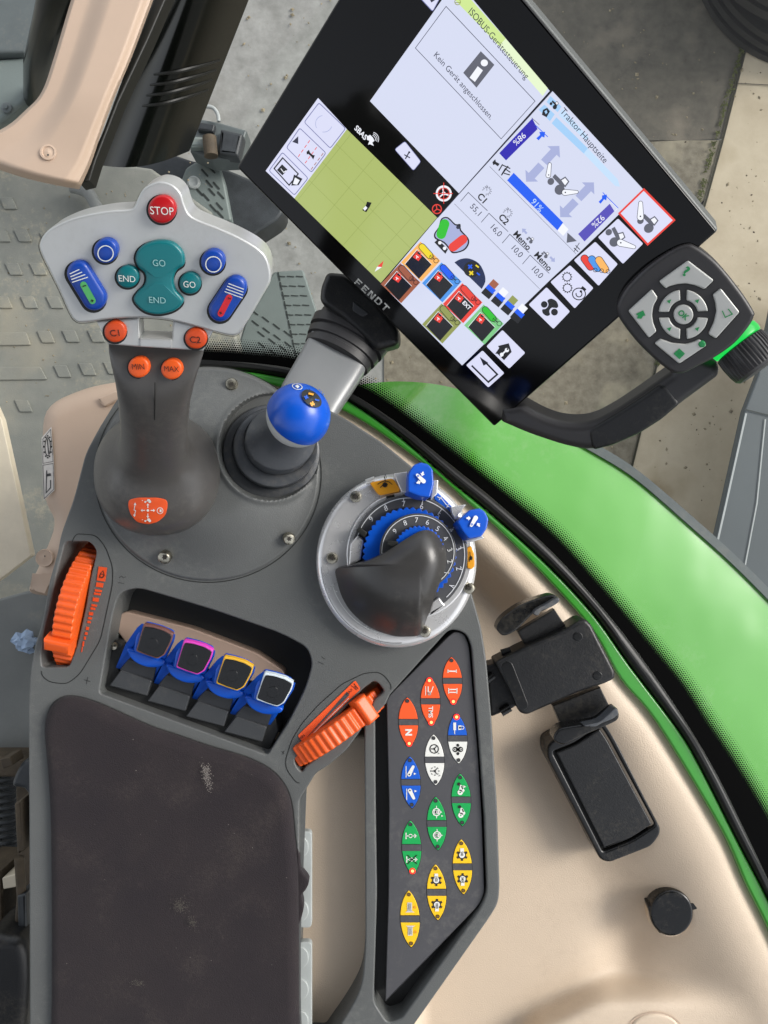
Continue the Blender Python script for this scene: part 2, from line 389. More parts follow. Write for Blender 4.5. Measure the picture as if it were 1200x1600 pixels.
    def lathe(s, c, ax, prof, m, n=40):
        """prof: (distance along axis, radius)"""
        ax = Vector(ax).normalized(); x = ax.orthogonal().normalized(); y = ax.cross(x); c = Vector(c)
        secs = [[c + ax * d + (x * math.cos(2 * math.pi * k / n) + y * math.sin(2 * math.pi * k / n)) * max(r, 1e-5) for k in range(n)] for d, r in prof]
        return s.sections(secs, m)
    def grid(s, fn, nu, nv, m, close_u=False):
        vs = [fn(i / nu, j / nv) for j in range(nv + 1) for i in range(nu + 1)]; w = nu + 1
        fs = [(j * w + i, j * w + i + 1, (j + 1) * w + i + 1, (j + 1) * w + i) for j in range(nv) for i in range(nu)]
        return s.add(vs, fs, m)
    def box(s, c, sx, sy, sz, m, rz=0.0, r=0):
        c = Vector(c); R = Matrix.Rotation(rz, 3, 'Z'); vs = [c + R @ Vector((x * sx / 2, y * sy / 2, z * sz / 2)) for x in (-1, 1) for y in (-1, 1) for z in (-1, 1)]
        return s.add(vs, [(0, 1, 3, 2), (4, 6, 7, 5), (0, 4, 5, 1), (2, 3, 7, 6), (0, 2, 6, 4), (1, 5, 7, 3)], m)
    def build(s, name, parent=None, smooth=38, base=None, recalc=False):
        if parent is not None: org = ORG[parent.name]
        else:
            org = Vector(base) if base is not None else Vector((sum(v.x for v in s.v) / len(s.v), sum(v.y for v in s.v) / len(s.v), min(v.z for v in s.v)))
        me = bpy.data.meshes.new(name); me.from_pydata([v - org for v in s.v], [], s.f); 
        for m in s.mats: me.materials.append(m)
        me.polygons.foreach_set('material_index', s.m)
        if recalc:
            import bmesh
            bm = bmesh.new(); bm.from_mesh(me); bmesh.ops.recalc_face_normals(bm, faces=bm.faces); bm.to_mesh(me); bm.free()
        if smooth:
            me.polygons.foreach_set('use_smooth', [True] * len(me.polygons)); me.set_sharp_from_angle(angle=math.radians(smooth))
        me.validate(); me.update()
        o = bpy.data.objects.new(name, me); SC.collection.objects.link(o)
        if parent is not None: o.parent = parent; o.location = (0, 0, 0)
        else: o.location = org
        ORG[o.name] = org
        if smooth and len(s.f) > 8:
            w = o.modifiers.new('wn', 'WEIGHTED_NORMAL'); w.keep_sharp = True; w.weight = 80
        return o
def dup(root, shift, par=None):
    c = root.copy(); SC.collection.objects.link(c)
    if par is not None: c.parent = par
    else: c.location = root.location + Vector(shift)
    for ch in root.children: dup(ch, shift, c)
    return c
def sstep(a, b, x):
    t = max(0.0, min(1.0, (x - a) / (b - a))); return t * t * (3 - 2 * t)

# ================================================================ THE SETTING
ZG = -1.6
b = B(Z(ZG)); R_ = 30.0
b.add([(-R_, -R_, ZG), (R_, -R_, ZG), (R_, R_, ZG), (-R_, R_, ZG)], [(0, 1, 2, 3)], m_asph)
tag(b.build('ground', base=(0, 0, ZG)), None, kind='structure')
b = B(Z(ZG)); b.poly([(690, -300), (1190, -300), (1168, 60), (1128, 217), (840, 228)], m_brown, 0.004); tag(b.build('tyre_shaded_slab'), None, kind='structure')  # tyre shade is put into this slab's darker colour
m_slab2 = M('brown_speckled_slab', '676052', 0.85, grain=0.8, gscale=90, col2='868070', vscale=45, stain='a09882', sscale=8)
b = B(Z(ZG)); b.poly([(600, 222), (1127, 219), (1102, 310), (1024, 570), (985, 730), (900, 1000), (600, 800)], m_slab2, 0.004); tag(b.build('speckled_slab'), None, kind='structure')
b = B(Z(ZG)); b.poly([(1171, 60), (1500, 20), (1500, 1700), (900, 1300), (905, 1000), (989, 730), (1028, 570), (1106, 310), (1131, 219)], m_conc, 0.004); tag(b.build('pale_concrete_slab'), None, kind='structure')
b = B(Z(ZG)); b.line([(1170, 50), (1129, 218), (1104, 310), (1026, 570), (987, 730), (905, 1000)], 3.0, m_joint, 0.008)
b.line([(1150, 130), (1300, 138)], 1.4, m_brown, 0.008)
tag(b.build('slab_joint'), None, kind='structure')
# stacked tyres beyond the monitor
def tyre(cx, cy, z0, z1, Rr, label, nr):
    c = at(cx, cy, ZG); t = thing('stored_tyre', label, 'tyre', Vector((c.x, c.y, z0)), 'stored tyres on the slab')
    prof = [(0.0, Rr * 0.6), (0.0, Rr * 0.9), (0.006, Rr * 0.975)]; w = z1 - z0
    for i in range(nr):
        a = 0.008 + (w - 0.016) * i / nr; d = a + (w - 0.016) / nr
        prof += [(a + 0.001, Rr), (d - 0.013, Rr), (d - 0.012, Rr * 0.93), (d - 0.001, Rr * 0.93)]
    prof += [(w - 0.006, Rr * 0.975), (w, Rr * 0.9), (w, Rr * 0.6)]
    q = B(); q.lathe(Vector((c.x, c.y, z0)), (0.0, 0, 1), prof, m_tyre, 110); q.build('tread', t, recalc=True)
    q = B(); q.lathe(Vector((c.x, c.y, z0)), (0, 0, 1), [(0.02, 0.01), (0.02, Rr * 0.62), (w - 0.02, Rr * 0.62), (w - 0.02, 0.01)], m_darkm, 60); q.build('rim', t, recalc=True)
tyre(1262, -70, ZG, ZG + 0.115, 0.31, 'lower of the two stacked black tyres, nearest the concrete joint', 3)
tyre(1232, -92, ZG + 0.118, ZG + 0.36, 0.315, 'upper of the two stacked black tyres in the top corner', 6)
# loose grit on the slabs and crumbs on the cab floor: far too many to count
m_grit = M('grit', '8a8069', 0.9, var=0.5, vscale=80)
def grit(name, n, area_px, z, r0, r1, m, seed):
    random.seed(seed); q = B()
    for _ in range(n):
        x = random.uniform(area_px[0], area_px[2]); y = random.uniform(area_px[1], area_px[3]); c = at(x, y, z); r = r0 + (r1 - r0) * random.random() ** 3; a = random.random() * 6; e = random.uniform(0.5, 1.0)
        vs = [c + Vector((math.cos(a + k * 1.57) * r * (e if k % 2 else 1), math.sin(a + k * 1.57) * r * (e if k % 2 else 1), 0)) for k in range(4)] + [c + Vector((0, 0, r * 0.6))]
        q.add(vs, [(0, 1, 4), (1, 2, 4), (2, 3, 4), (3, 0, 4)], m)
    return tag(q.build(name, smooth=0), None, kind='stuff')
grit('grit', 900, (380, -40, 1240, 800), ZG + 0.0045, 0.0012, 0.007, m_grit, 3)
grit('weathered_grit', 90, (1060, 60, 1240, 900), ZG + 0.0045, 0.0012, 0.004, m_dirt, 6)
m_moss = M('joint_moss', '4a4f28', 0.95, var=0.4, vscale=60)
random.seed(9); q = B()
for _ in range(420):
    f = random.random(); p = (1170 + (1026 - 1170) * f ** 0.9 + random.gauss(0, 2.2), 50 + 520 * f); c = at(p[0], p[1], ZG + 0.008); r = random.uniform(0.003, 0.009); a = random.random() * 6
    q.add([c + Vector((math.cos(a) * r, math.sin(a) * r, 0)), c + Vector((math.cos(a + 2.4) * r * 0.5, math.sin(a + 2.4) * r * 0.5, 0.003)), c + Vector((math.cos(a + 4.2) * r * 0.5, math.sin(a + 4.2) * r * 0.5, 0.002))], [(0, 1, 2)], m_moss)
tag(q.build('moss', smooth=0), None, kind='stuff')
# grey metal ramp at the right
t = thing('metal_ramp', 'grey painted metal ramp plate beside the pale concrete', 'ramp', at(1200, 800, ZG))
b = B(Z(-1.35)); b.prism([(1203, 500), (1185, 585), (1163, 643), (1130, 790), (1080, 1010), (1500, 1300), (1500, 400), (1215, 440)], m_plate, -0.02, 0.0, r=0.004); b.build('plate', t)
b = B(Z(-1.35)); b.line([(1196, 655), (1183, 786), (1150, 960)], 2.0, m_tray, 0.003); b.line([(1165, 640), (1230, 656)], 2, m_slot, 0.004); b.line([(1166, 646), (1134, 790), (1100, 940)], 3, m_tray, 0.004); b.build('seam', t)

# ---- cab floor
ZF = -0.75
t = tag(empty('cab_floor', at(120, 480, ZF)), None, kind='structure')
b = B(Z(ZF)); b.prism([(-300, -60), (60, 120), (150, 250), (236, 262), (330, 330), (352, 420), (390, 640), (380, 900), (300, 1300), (-300, 1300)], m_mat, -0.03, 0, r=0.006); b.build('floor_sheet', t)
b = B(Z(ZF)); sk = lambda x, y, w=22, h=19: rnd([(x - w * 0.64, y - h / 2), (x + w * 0.28, y - h / 2), (x + w * 0.64, y + h / 2), (x - w * 0.24, y + h / 2)], 2, 2)
for x, y in ((12, 317), (35, 368), (2, 368), (21, 420), (59, 420), (97, 420), (45, 472), (85, 472), (5, 472), (125, 472), (71, 526), (110, 525), (150, 525), (97, 580), (136, 577), (175, 575), (-20, 317), (-18, 420), (36, 634), (135, 380), (75, 372)):
    b.prism(sk(x, y), m_mat, -0.001, 0.003, r=0.0012, seg=2)
for x, y, w in ((10, 529, 72), (15, 583, 112)): b.prism(rnd([(x - w, y - 10), (x + w * 0.42, y - 10), (x + w * 0.52, y + 10), (x - w, y + 12)], 2, 2), m_mat, -0.001, 0.003, r=0.0012, seg=2)
b.build('raised_tread', t)
grit('crumbs', 260, (-20, 230, 330, 640), ZF + 0.0005, 0.0005, 0.0022, m_grit, 12)
# ---- outside steps with drain slots
def slots(b, pts, L, w, ang, m, h):
    for x, y in pts: b.poly(caps((x - L / 2 * math.cos(math.radians(ang)), y - L / 2 * math.sin(math.radians(ang))), (x + L / 2 * math.cos(math.radians(ang)), y + L / 2 * math.sin(math.radians(ang))), w / 2, 4), m, h)
t = thing('entry_step', 'pale grey slotted plastic step behind the big silver joystick head', 'step', at(450, 520, -0.9))
b = B(Z(-0.9)); b.prism(rnd([(392, 472), (428, 424), (474, 421), (500, 500), (500, 640), (380, 650), (372, 540)], 4, 3), m_step, -0.05, 0, r=0.004)
slots(b, [(398 + i * 17 + j * 5 - (j % 2) * 4, 488 + j * 17 + i * 11) for j in range(8) for i in range(4) if 398 + i * 17 + j * 5 < 458 and 488 + j * 17 + i * 11 < 630], 12, 2.2, 38, m_slot, 0.001)
slots(b, [(440 + i * 14 + j * 3.2, 432 + j * 15) for j in range(12) for i in range(3)], 10, 1.8, 4, m_slot, 0.001)
slots(b, [(436 + j * 3.2, 432 + j * 15) for j in range(12)], 12, 2.0, 78, m_slot, 0.0012)
b.build('tread', t)
t = thing('hinge_step', 'small grey slotted bracket plate with a round pale bolt', 'bracket', at(315, 290, -0.85))
b = B(Z(-0.85)); b.prism(rnd([(306, 252), (341, 254), (350, 282), (362, 345), (330, 345), (276, 300), (290, 262)], 5, 3), m_step, -0.03, 0, r=0.004)
slots(b, [(320, 270), (331, 265), (327, 287), (312, 300), (322, 308), (331, 300), (343, 322), (338, 290), (345, 305), (300, 312), (333, 325), (344, 335)], 13, 3, 48, m_slot, 0.001); b.build('plate', t)
b = B(Z(-0.85)); b.lathe(at(303, 286, -0.85), (0, 0, 1), [(0, 0.011), (0.004, 0.0105), (0.005, 0.008), (0.003, 0.005), (0.003, 0.0)], m_tray, 24); b.build('bolt', t, recalc=True)
t = thing('door_hinge', 'weathered grey metal hinge and clamp beside the dark glass pillar', 'hinge', at(340, 215, -0.85))
b = B(Z(-0.8)); b.prism(rnd([(304, 184), (340, 190), (386, 203), (380, 222), (372, 248), (330, 250), (296, 236)], 3, 2), m_metalg, -0.04, 0, r=0.004)
b.prism(rnd([(312, 190), (336, 194), (333, 206), (308, 203)], 2, 2), m_darkm, -0.01, 0.01, r=0.003); b.prism(rnd([(344, 200), (380, 208), (372, 244), (340, 240)], 3, 2), m_darkm, -0.01, 0.015, r=0.006)
b.prism(rnd([(300, 212), (322, 214), (320, 230), (296, 230)], 3, 2), m_step, -0.01, 0.012, r=0.004); b.build('leaf_plate', t)
b = B(); b.tube([at(327, 214, -0.785), at(330, 244, -0.785)], 0.011, m_dirt); b.build('pin', t, recalc=True)
b = B(); b.tube([at(*p, -0.79) for p in spl([(318, 166), (332, 168), (340, 178), (342, 190)], 4, False)], 0.003, m_tray); b.build('wire_hook', t, recalc=True)
# dark sill between floor and steps
t = thing('door_sill', 'dark grey painted sill along the edge of the cab floor', 'sill', at(330, 360, -0.87))
b = B(Z(-0.87)); b.prism(spl([(140, 262), (250, 240), (300, 250), (350, 262), (430, 300), (440, 335), (392, 372), (340, 440), (380, 640), (330, 660), (250, 420), (160, 320)], 4), m_darkm, -0.06, 0, r=0.006); b.build('sill_plate', t)
b = B(); b.tube([at(*p, -0.73) for p in spl([(112, 292), (136, 300), (148, 318), (160, 340)], 5, False)], 0.009, m_mat2); b.build('sill_hose', t, recalc=True)

# ---- pillar group at the top left
t = thing('pillar_trim', 'beige plastic pillar cover with a round plug at top left', 'pillar cover', at(80, 200, -0.5))
Lc = spl([(140, -90), (130, -60), (108, 10), (86, 84), (66, 142), (40, 172), (0, 203), (-80, 232)], 5, False); Rc = spl([(275, -90), (262, -60), (235, 12), (204, 94), (180, 150), (158, 209), (142, 256), (124, 296)], 5, False)
def cover(u, v):
    k = v * (len(Lc) - 1); i = min(len(Lc) - 2, int(k)); f = k - i
    a = Vector(Lc[i]).lerp(Vector(Lc[i + 1]), f); c = Vector(Rc[i]).lerp(Vector(Rc[i + 1]), f); p = a.lerp(c, u)
    p.y += 9 * math.sin(math.pi * u) * sstep(0.7, 1.0, v)
    z = -0.35 + 0.013 * sstep(0.20, 0.50, u) - 0.007 * sstep(0.84, 0.97, u) - 0.02 * (sstep(0.965, 1.0, u) + sstep(0.035, 0.0, u)) - 0.02 * sstep(0.96, 1.0, v) - 0.006 * sstep(0.55, 0.9, v) * sstep(0.2, 0.5, u)
    return at(p.x, p.y, z)
b = B(); b.grid(cover, 60, 70, m_beige2); b.build('moulded_cover', t, smooth=80)
b = B(Z(-0.343)); b.lathe(at(76, 239, -0.3435), (0.1, 0.05, 1), [(0, 0.0085), (0.002, 0.008), (0.0022, 0.0062), (0.0008, 0.0055), (0.0012, 0.004), (0.002, 0.0)], m_beige2, 32)
b.poly(circ(75, 242, 1.6), m_slot, 0.0032); b.build('plug', t, recalc=True)
t = thing('side_post', 'glossy black post left of the beige pillar cover', 'post', at(60, 80, -0.7))
b = B(); b.stack([(62, 150, -0.70, 26, 22), (64, 95, -0.55, 28, 22), (82, 20, -0.42, 30, 22), (100, -60, -0.36, 34, 24)], m_glassd, 32); b.build('post_tube', t, recalc=True)
t = thing('steel_bulkhead', 'grey steel bulkhead with a small round stud at far left', 'bulkhead', at(20, 120, -0.72))
b = B(Z(-0.68)); b.prism(rnd([(-80, -60), (72, -60), (52, 60), (38, 82), (-80, 82)], 3, 2), m_metalg, -0.06, 0.0, r=0.004); b.prism(rnd([(-80, 98), (40, 88), (58, 138), (40, 158), (0, 190), (-80, 210)], 6, 3), m_step, -0.06, -0.012, r=0.006); b.build('panel_sheet', t)
b = B(); b.lathe(at(12, 170, -0.692), (0, 0, 1), [(0, 0.008), (0.004, 0.0075), (0.005, 0.004), (0.008, 0.0035), (0.008, 0)], m_metalg, 20); b.build('stud', t, recalc=True)
t = thing('tinted_pillar_window', 'dark tinted curved corner glass with moulded ribs at top', 'glass', at(260, 120, -0.7))
b = B()
def pil(u, v):
    # u across, v down the pillar
    L0, L1 = Vector((268, -80)), Vector((142, 256)); R0, R1 = Vector((420, -80)), Vector((296, 236))
    l = L0.lerp(L1, v); r = R0.lerp(R1, v); p = l.lerp(r, u); z = -0.42 - 0.22 * v + 0.05 * math.sin(math.pi * min(1, u * 1.0)) - 0.03 * u
    p = p + Vector((0, 14 * math.sin(math.pi * u) * v)); return at(p.x, p.y, z)
b.grid(pil, 36, 20, m_glassd); b.build('curved_pane', t)
b = B()
for k in range(4):
    pts = [pil(uu, 0.575 + k * 0.048 - 0.05 * (uu - 0.35)) + Vector((0, 0, 0.001)) for uu in [0.30 + 0.64 * i / 14 for i in range(15)]]
    b.tube(pts, [0.0012 + 0.0014 * math.sin(math.pi * i / 14) for i in range(15)], m_gask, 8)
b.build('moulded_rib', t, recalc=True)
b = B(Z(-0.36)); b.prism([(262, -60), (284, -60), (232, 60), (185, 160), (150, 250), (140, 282), (124, 286), (160, 205), (196, 115)], m_gask, -0.03, -0.012, r=0.002); b.build('gasket', t)

# ---- window side: beige trim, painted frame, seal, glass with printed edge, fender
G0 = spl([(280, 580), (330, 583), (420, 600), (470, 614), (526, 636), (587, 671), (675, 735), (733, 787), (780, 828), (851, 900), (924, 983), (970, 1061), (1027, 1130), (1127, 1295), (1167, 1383), (1200, 1449), (1240, 1540), (1280, 1660)], 5, False)
G1 = spl([(270, 573), (330, 575), (400, 582), (470, 596), (535, 621), (617, 677), (704, 752), (762, 799), (850, 878), (927, 960), (984, 1040), (1060, 1141), (1095, 1200), (1156, 1321), (1200, 1405), (1250, 1510), (1300, 1640)], 5, False)
G2 = spl([(270, 560), (320, 561), (400, 566), (470, 578), (547, 612), (630, 666), (718, 736), (776, 783), (868, 866), (945, 952), (1000, 1022), (1060, 1107), (1117, 1200), (1160, 1285), (1200, 1369), (1255, 1490), (1310, 1620)], 5, False)
G3 = spl([(270, 552), (330, 552), (400, 557), (470, 566), (560, 605), (600, 628), (675, 684), (780, 768), (862, 838), (927, 909), (967, 955), (1060, 1067), (1098, 1125), (1149, 1200), (1200, 1284), (1260, 1390), (1330, 1540)], 5, False)
def band(a, c): return a + c[::-1]
def dist(poly_, x, y):
    best = 1e9; side = 1
    for i in range(len(poly_) - 1):
        ax, ay = poly_[i]; bx, by = poly_[i + 1]; dx, dy = bx - ax, by - ay; L = dx * dx + dy * dy or 1e-9; t_ = max(0, min(1, ((x - ax) * dx + (y - ay) * dy) / L))
        qx, qy = ax + dx * t_ - x, ay + dy * t_ - y; d2 = qx * qx + qy * qy
        if d2 < best: best = d2; side = 1 if (dx * (y - ay) - dy * (x - ax)) > 0 else -1
    return math.sqrt(best) * side
G0c = G0[::3]
def trim_z(x, y):
    d = dist(G0c, x, y); foot = 95 + 125 * sstep(950, 1300, y)
    z = -0.052 - 0.004 * sstep(26, 0, d) - 0.028 * sstep(34, foot, d)
    pl = sstep(0, 62, y - (1548 - 34 * sstep(820, 960, x) + 0.0006 * (x - 1000) ** 2)) * sstep(800, 850, x)
    z += 0.034 * sstep(670, 590, x) * sstep(1050, 1120, y) + 0.023 * sstep(600, 580, x) * sstep(1120, 1150, y); z += 0.021 * pl * sstep(foot * 0.3, foot, d)
    z -= 0.008 * math.exp(-((x - 972) / 42) ** 2 - ((y - 1478) / 60) ** 2)
    return z, d
t = thing('side_console_trim', 'beige moulded side console between armrest and green window frame', 'side console', at(850, 1300, -0.1))
b = B(); vs = []; fs = []; idx = {}; stp = 8
for j, y in enumerate(range(540, 1700, stp)):
    for i, x in enumerate(range(300, 1300, stp)):
        z, d = trim_z(x, y)
        if d < -14: continue
        idx[(i, j)] = len(vs); vs.append(at(x, y, z))
for (i, j), a in idx.items():
    q = [idx.get(k) for k in ((i, j), (i, j + 1), (i + 1, j + 1), (i + 1, j))]
    if None not in q: fs.append(tuple(q))
b.add(vs, fs, m_beige); b.build('moulded_shell', t, smooth=80)
b = B(Z(-0.06)); b.ring(1024, 1612, 42, 1.6, m_beige2, 0.0016, ry=30); b.prism(circ(1024, 1612, 40, 28), m_beige, -0.02, 0.002, r=0.002); b.build('cup_lid', t)
t = thing('window_frame', 'bright green painted window frame strip along the beige trim', 'window frame', at(850, 900, -0.1))
b = B(Z(-0.05)); b.prism(band(G0, G1), m_greenp, -0.04, 0, r=0.0018); b.build('painted_strip', t)
b = B(Z(-0.05)); b.prism(band([(x + 2, y - 2) for x, y in G1], G2), m_seal, -0.05, 0.003, r=0.004, seg=4); b.build('rubber_seal', t)
b = B(Z(-0.05)); mid = [((a[0] + c[0]) / 2, (a[1] + c[1]) / 2) for a, c in zip(G1, G2)]; b.line(mid, 2.0, m_gask, 0.0035); b.build('seal_groove', t)
t = thing('window_pane', 'clear side window pane with black dotted printed edge', 'window', at(900, 700, -0.12))
ZP = -0.115
b = B(Z(ZP)); b.poly(band(G1, G3), m_frit, 0.001); b.build('printed_border', t)
b = B(Z(ZP)); pts = [];  L = 0
def resample(c, step):
    out = [Vector(c[0])]; acc = 0
    for i in range(1, len(c)):
        a, q = Vector(c[i - 1]), Vector(c[i]); l = (q - a).length; s_ = step - acc
        while s_ <= l: out.append(a.lerp(q, s_ / l)); s_ += step
        acc = l - (s_ - step)
    return out
rs = resample(G3, 3.6); NR = 9
for i in range(1, len(rs) - 1):
    tn = (rs[i + 1] - rs[i - 1]).normalized(); nn = Vector((tn.y, -tn.x))
    for k in range(NR):
        o2 = rs[i] + nn * (k * 3.3 - 2) + tn * (1.8 if k % 2 else 0); rr = 2.35 * (1 - k / NR) ** 0.7
        if rr > 0.35: b.poly([(o2.x + rr * math.cos(a), o2.y + rr * math.sin(a)) for a in [math.pi / 4 * q for q in range(8)]], m_frit, 0.0008)
tag(b.build('dot_fringe', t, smooth=0), None, kind='stuff')
mp = bpy.data.materials.new('clear_pane'); mp.use_nodes = True; q = mp.node_tree; q.nodes.clear()
o_ = q.nodes.new('ShaderNodeOutputMaterial'); mx = q.nodes.new('ShaderNodeMixShader'); tr_ = q.nodes.new('ShaderNodeBsdfTransparent'); gl = q.nodes.new('ShaderNodeBsdfGlossy'); gl.inputs['Roughness'].default_value = 0.03
tr_.inputs[0].default_value = (0.97, 0.98, 0.97, 1); mx.inputs[0].default_value = 0.015; q.links.new(tr_.outputs[0], mx.inputs[1]); q.links.new(gl.outputs[0], mx.inputs[2]); q.links.new(mx.outputs[0], o_.inputs[0]); 
b = B(Z(ZP)); b.poly(band(G1, [(330, 300), (420, 100), (700, -200), (1500, -200), (1500, 900), (1500, 1640)][::1]), mp, 0); b.build('glass_sheet', t)
F1 = spl([(500, 628), (540, 606), (617, 596), (700, 604), (780, 632), (860, 668), (932, 706), (996, 747), (1083, 822), (1142, 875), (1200, 933), (1290, 1030), (1400, 1180), (1480, 1400)], 5, False)
F0 = spl([(470, 640), (530, 650), (600, 690), (680, 760), (760, 830), (830, 890), (900, 960), (960, 1030), (1010, 1100), (1060, 1180), (1110, 1270), (1160, 1370), (1200, 1460), (1240, 1600)], 5, False)
t = thing('rear_fender', 'glossy bright green fender outside the side window', 'fender', at(1000, 850, ZG))
def fen(u, v):
    k = u * (len(F1) - 1); i = min(len(F1) - 2, int(k)); f = k - i
    a = Vector(F0[i]).lerp(Vector(F0[i + 1]), f); c = Vector(F1[i]).lerp(Vector(F1[i + 1]), f)
    z0, z1 = -0.30, -0.322; z = z0 + (z1 - z0) * v ** 1.8 - 0.14 * (1 - sstep(0, 0.30, u))
    p = a.lerp(c, v); return at(p.x, p.y, z)
b = B(); b.grid(fen, 90, 24, m_green); b.build('fender_shell', t, smooth=80)
b = B(); n_ = 120
def lip(i, dz, o): p = fen(i / n_, 1); q_ = fen(i / n_, 0.97); d_ = (p - q_); d_.z = 0; d_.normalize(); return p + d_ * o + Vector((0, 0, dz))
b.sections([[lip(i, 0.004, -0.003), lip(i, 0.004, 0.006), lip(i, -0.012, 0.009), lip(i, -0.04, 0.007), lip(i, -0.04, -0.003)] for i in range(52, n_ + 1)], m_metalg); b.build('fender_lip', t, recalc=True)

# ---- unseen roof, rear panel and hall, added to shade and mirror in glossy parts
b = B(Z(0)); b.fr = Z(0.93); b.add([(x, y, z) for z in (0.93, 0.97) for x, y in ((-0.72, -0.30), (0.30, -0.34), (0.52, -0.12), (0.60, 0.22), (0.44, 0.50), (-0.20, 0.60), (-0.72, 0.56))], [tuple(range(7))[::-1], tuple(range(7, 14))] + [(i, (i + 1) % 7, (i + 1) % 7 + 7, i + 7) for i in range(7)], m_blocker); tag(b.build('cab_roof_blocker'), 'unseen cab roof overhead, shaped and darkened to block light', 'roof')  # outline and dark colour shaped for shading and the fender's reflected edge
b = B(Z(0)); b.box((-0.9, -0.85, 0.0), 2.6, 0.04, 1.0, m_blocker); tag(b.build('rear_blocker'), 'unseen dark panel added behind the armrest to darken bezel reflections', 'wall')  # off-view panel added so the monitor bezel mirrors something dark

t = thing('reflected_hall', 'unseen grey hall outline added to mirror in the fender', 'building', (9, 1, ZG))  # off-view silhouette, added only for its reflection in the green fender
b = B(Z(0)); gx = 8.0
sil = [(-7, ZG), (-7, 1.0), (-2.6, 1.6), (-1.2, 1.2), (0.4, 1.3), (0.6, 2.0), (3.2, 2.7), (6.4, 1.7), (6.4, 1.2), (12, 1.2), (12, ZG)]
n = len(sil); b.add([(gx, y, z) for y, z in sil] + [(gx + 3, y, z) for y, z in sil], [tuple(range(n)), tuple(range(2 * n - 1, n - 1, -1))] + [(i, i + n, (i + 1) % n + n, (i + 1) % n) for i in range(n)], m_refl_hall); b.build('hall_silhouette', t, smooth=0)

# ---- left side: seat box, boards, suspension
t = thing('seat_side_cover', 'beige moulded cover with a warning sticker left of the armrest', 'cover', at(110, 760, -0.3))
b = B()
rows = [  # (outline in photo pixels, height)
]
cov = spl([(60, 638), (110, 606), (180, 590), (260, 586), (330, 600), (350, 700), (330, 900), (200, 1000), (120, 940), (60, 935), (32, 925), (50, 880), (72, 820), (58, 780), (54, 710)], 5)
bb = B(Z(-0.2)); bb.prism(cov, m_beige2, -0.3, 0, r=0.02, seg=6); bb.build('shell', t)
bb = B(Z(-0.2)); bb.prism(rnd([(152, 622), (182, 610), (192, 622), (162, 636)], 3, 3), m_beige2, -0.005, 0.003, r=0.0015); bb.build('raised_tab', t)
bb = B(Z(-0.2)); bb.lathe(at(70, 872, -0.2), (0, 0, 1), [(0, 0.0075), (0.0015, 0.007), (0.001, 0.005), (0.002, 0.0)], m_beige2, 28); bb.poly(circ(70, 869, 1.2), m_slot, 0.0027); bb.build('plug', t, recalc=True)
t2 = thing('warning_sticker', 'white sticker with gear and seat symbols on the beige cover', 'sticker', at(75, 722, -0.2))
st = [(65, 684), (80, 667), (84, 722), (85, 766), (68, 782), (66, 724)]
bb = B(Z(-0.2)); bb.prism(st, m_stick, 0.0002, 0.0006); bb.build('paper', t2)
bb = B(Z(-0.2)); bb.line([(67, 686), (79, 671), (83, 721), (67, 724)], 0.7, m_ink, 0.0009, True); bb.line([(67, 727), (83, 724), (84, 764), (69, 779)], 0.7, m_ink, 0.0009, True)
bb.ring(74.5, 698, 4.2, 1.2, m_ink, 0.0009, ry=14)
for a in range(0, 360, 30): bb.poly(sq(74.5 + 6 * math.cos(math.radians(a)), 698 + 17 * math.sin(math.radians(a)), 2.2, 2.4, a), m_ink, 0.0009)
bb.line([(74, 686), (76, 709)], 1.4, m_ink, 0.0009); bb.line([(73, 735), (72, 770), (79, 762), (79, 750)], 1.6, m_ledoff, 0.0009); bb.poly(sq(76, 742, 7, 4, -10), m_ledoff, 0.0009); bb.build('printed_symbol', t2)
bb = B(Z(-0.5)); bb.prism([(-40, 560), (2, 655), (25, 760), (48, 868), (0, 905), (-60, 940)], m_wood, -0.012, 0, r=0.001); tag(bb.build('wooden_board'), 'pale wooden board lying at the left edge', 'board')
bb = B(Z(-0.28)); bb.prism(rnd([(-60, 950), (0, 935), (40, 924), (75, 918), (130, 1000), (130, 1190), (40, 1180), (-60, 1180)], 8, 3), m_mat2, -0.02, 0, r=0.003)
tag(bb.build('grey_floor_sheet'), 'plain grey rubber sheet left of the orange thumbwheel', 'rubber sheet')
bb = B(); random.seed(4); c = at(43, 1001, -0.275); pr = []
rows_ = []
for k in range(7):
    z_ = c.z + 0.0025 * k - 0.004; rr = 0.0085 * math.sin(math.pi * (k + 0.7) / 8); rows_.append([c + Vector((math.cos(a) * rr * random.uniform(0.5, 1.5) * 1.2, math.sin(a) * rr * random.uniform(0.5, 1.5), z_ - c.z + random.uniform(-0.001, 0.001))) for a in [2 * math.pi * i / 14 for i in range(14)]])
bb.sections(rows_, m_paper); tag(bb.build('crumpled_tissue', smooth=0, recalc=True), 'small crumpled pale blue tissue on the grey rubber sheet', 'tissue')
t = thing('seat_suspension', 'dirty dark seat suspension frame with coil spring at lower left', 'seat suspension', at(20, 1400, -0.35))
bb = B(Z(-0.25)); bb.prism([(-40, 1184), (20, 1184), (40, 1190), (48, 1215), (-40, 1215)], m_dirt, -0.05, -0.0, r=0.003); bb.prism([(24, 1230), (60, 1220), (60, 1640), (34, 1640)], m_dirt, -0.05, -0.01, r=0.002); bb.prism([(-40, 1360), (0, 1362), (4, 1470), (-40, 1480)], m_dirt, -0.06, -0.01, r=0.002); bb.build('frame_bar', t)
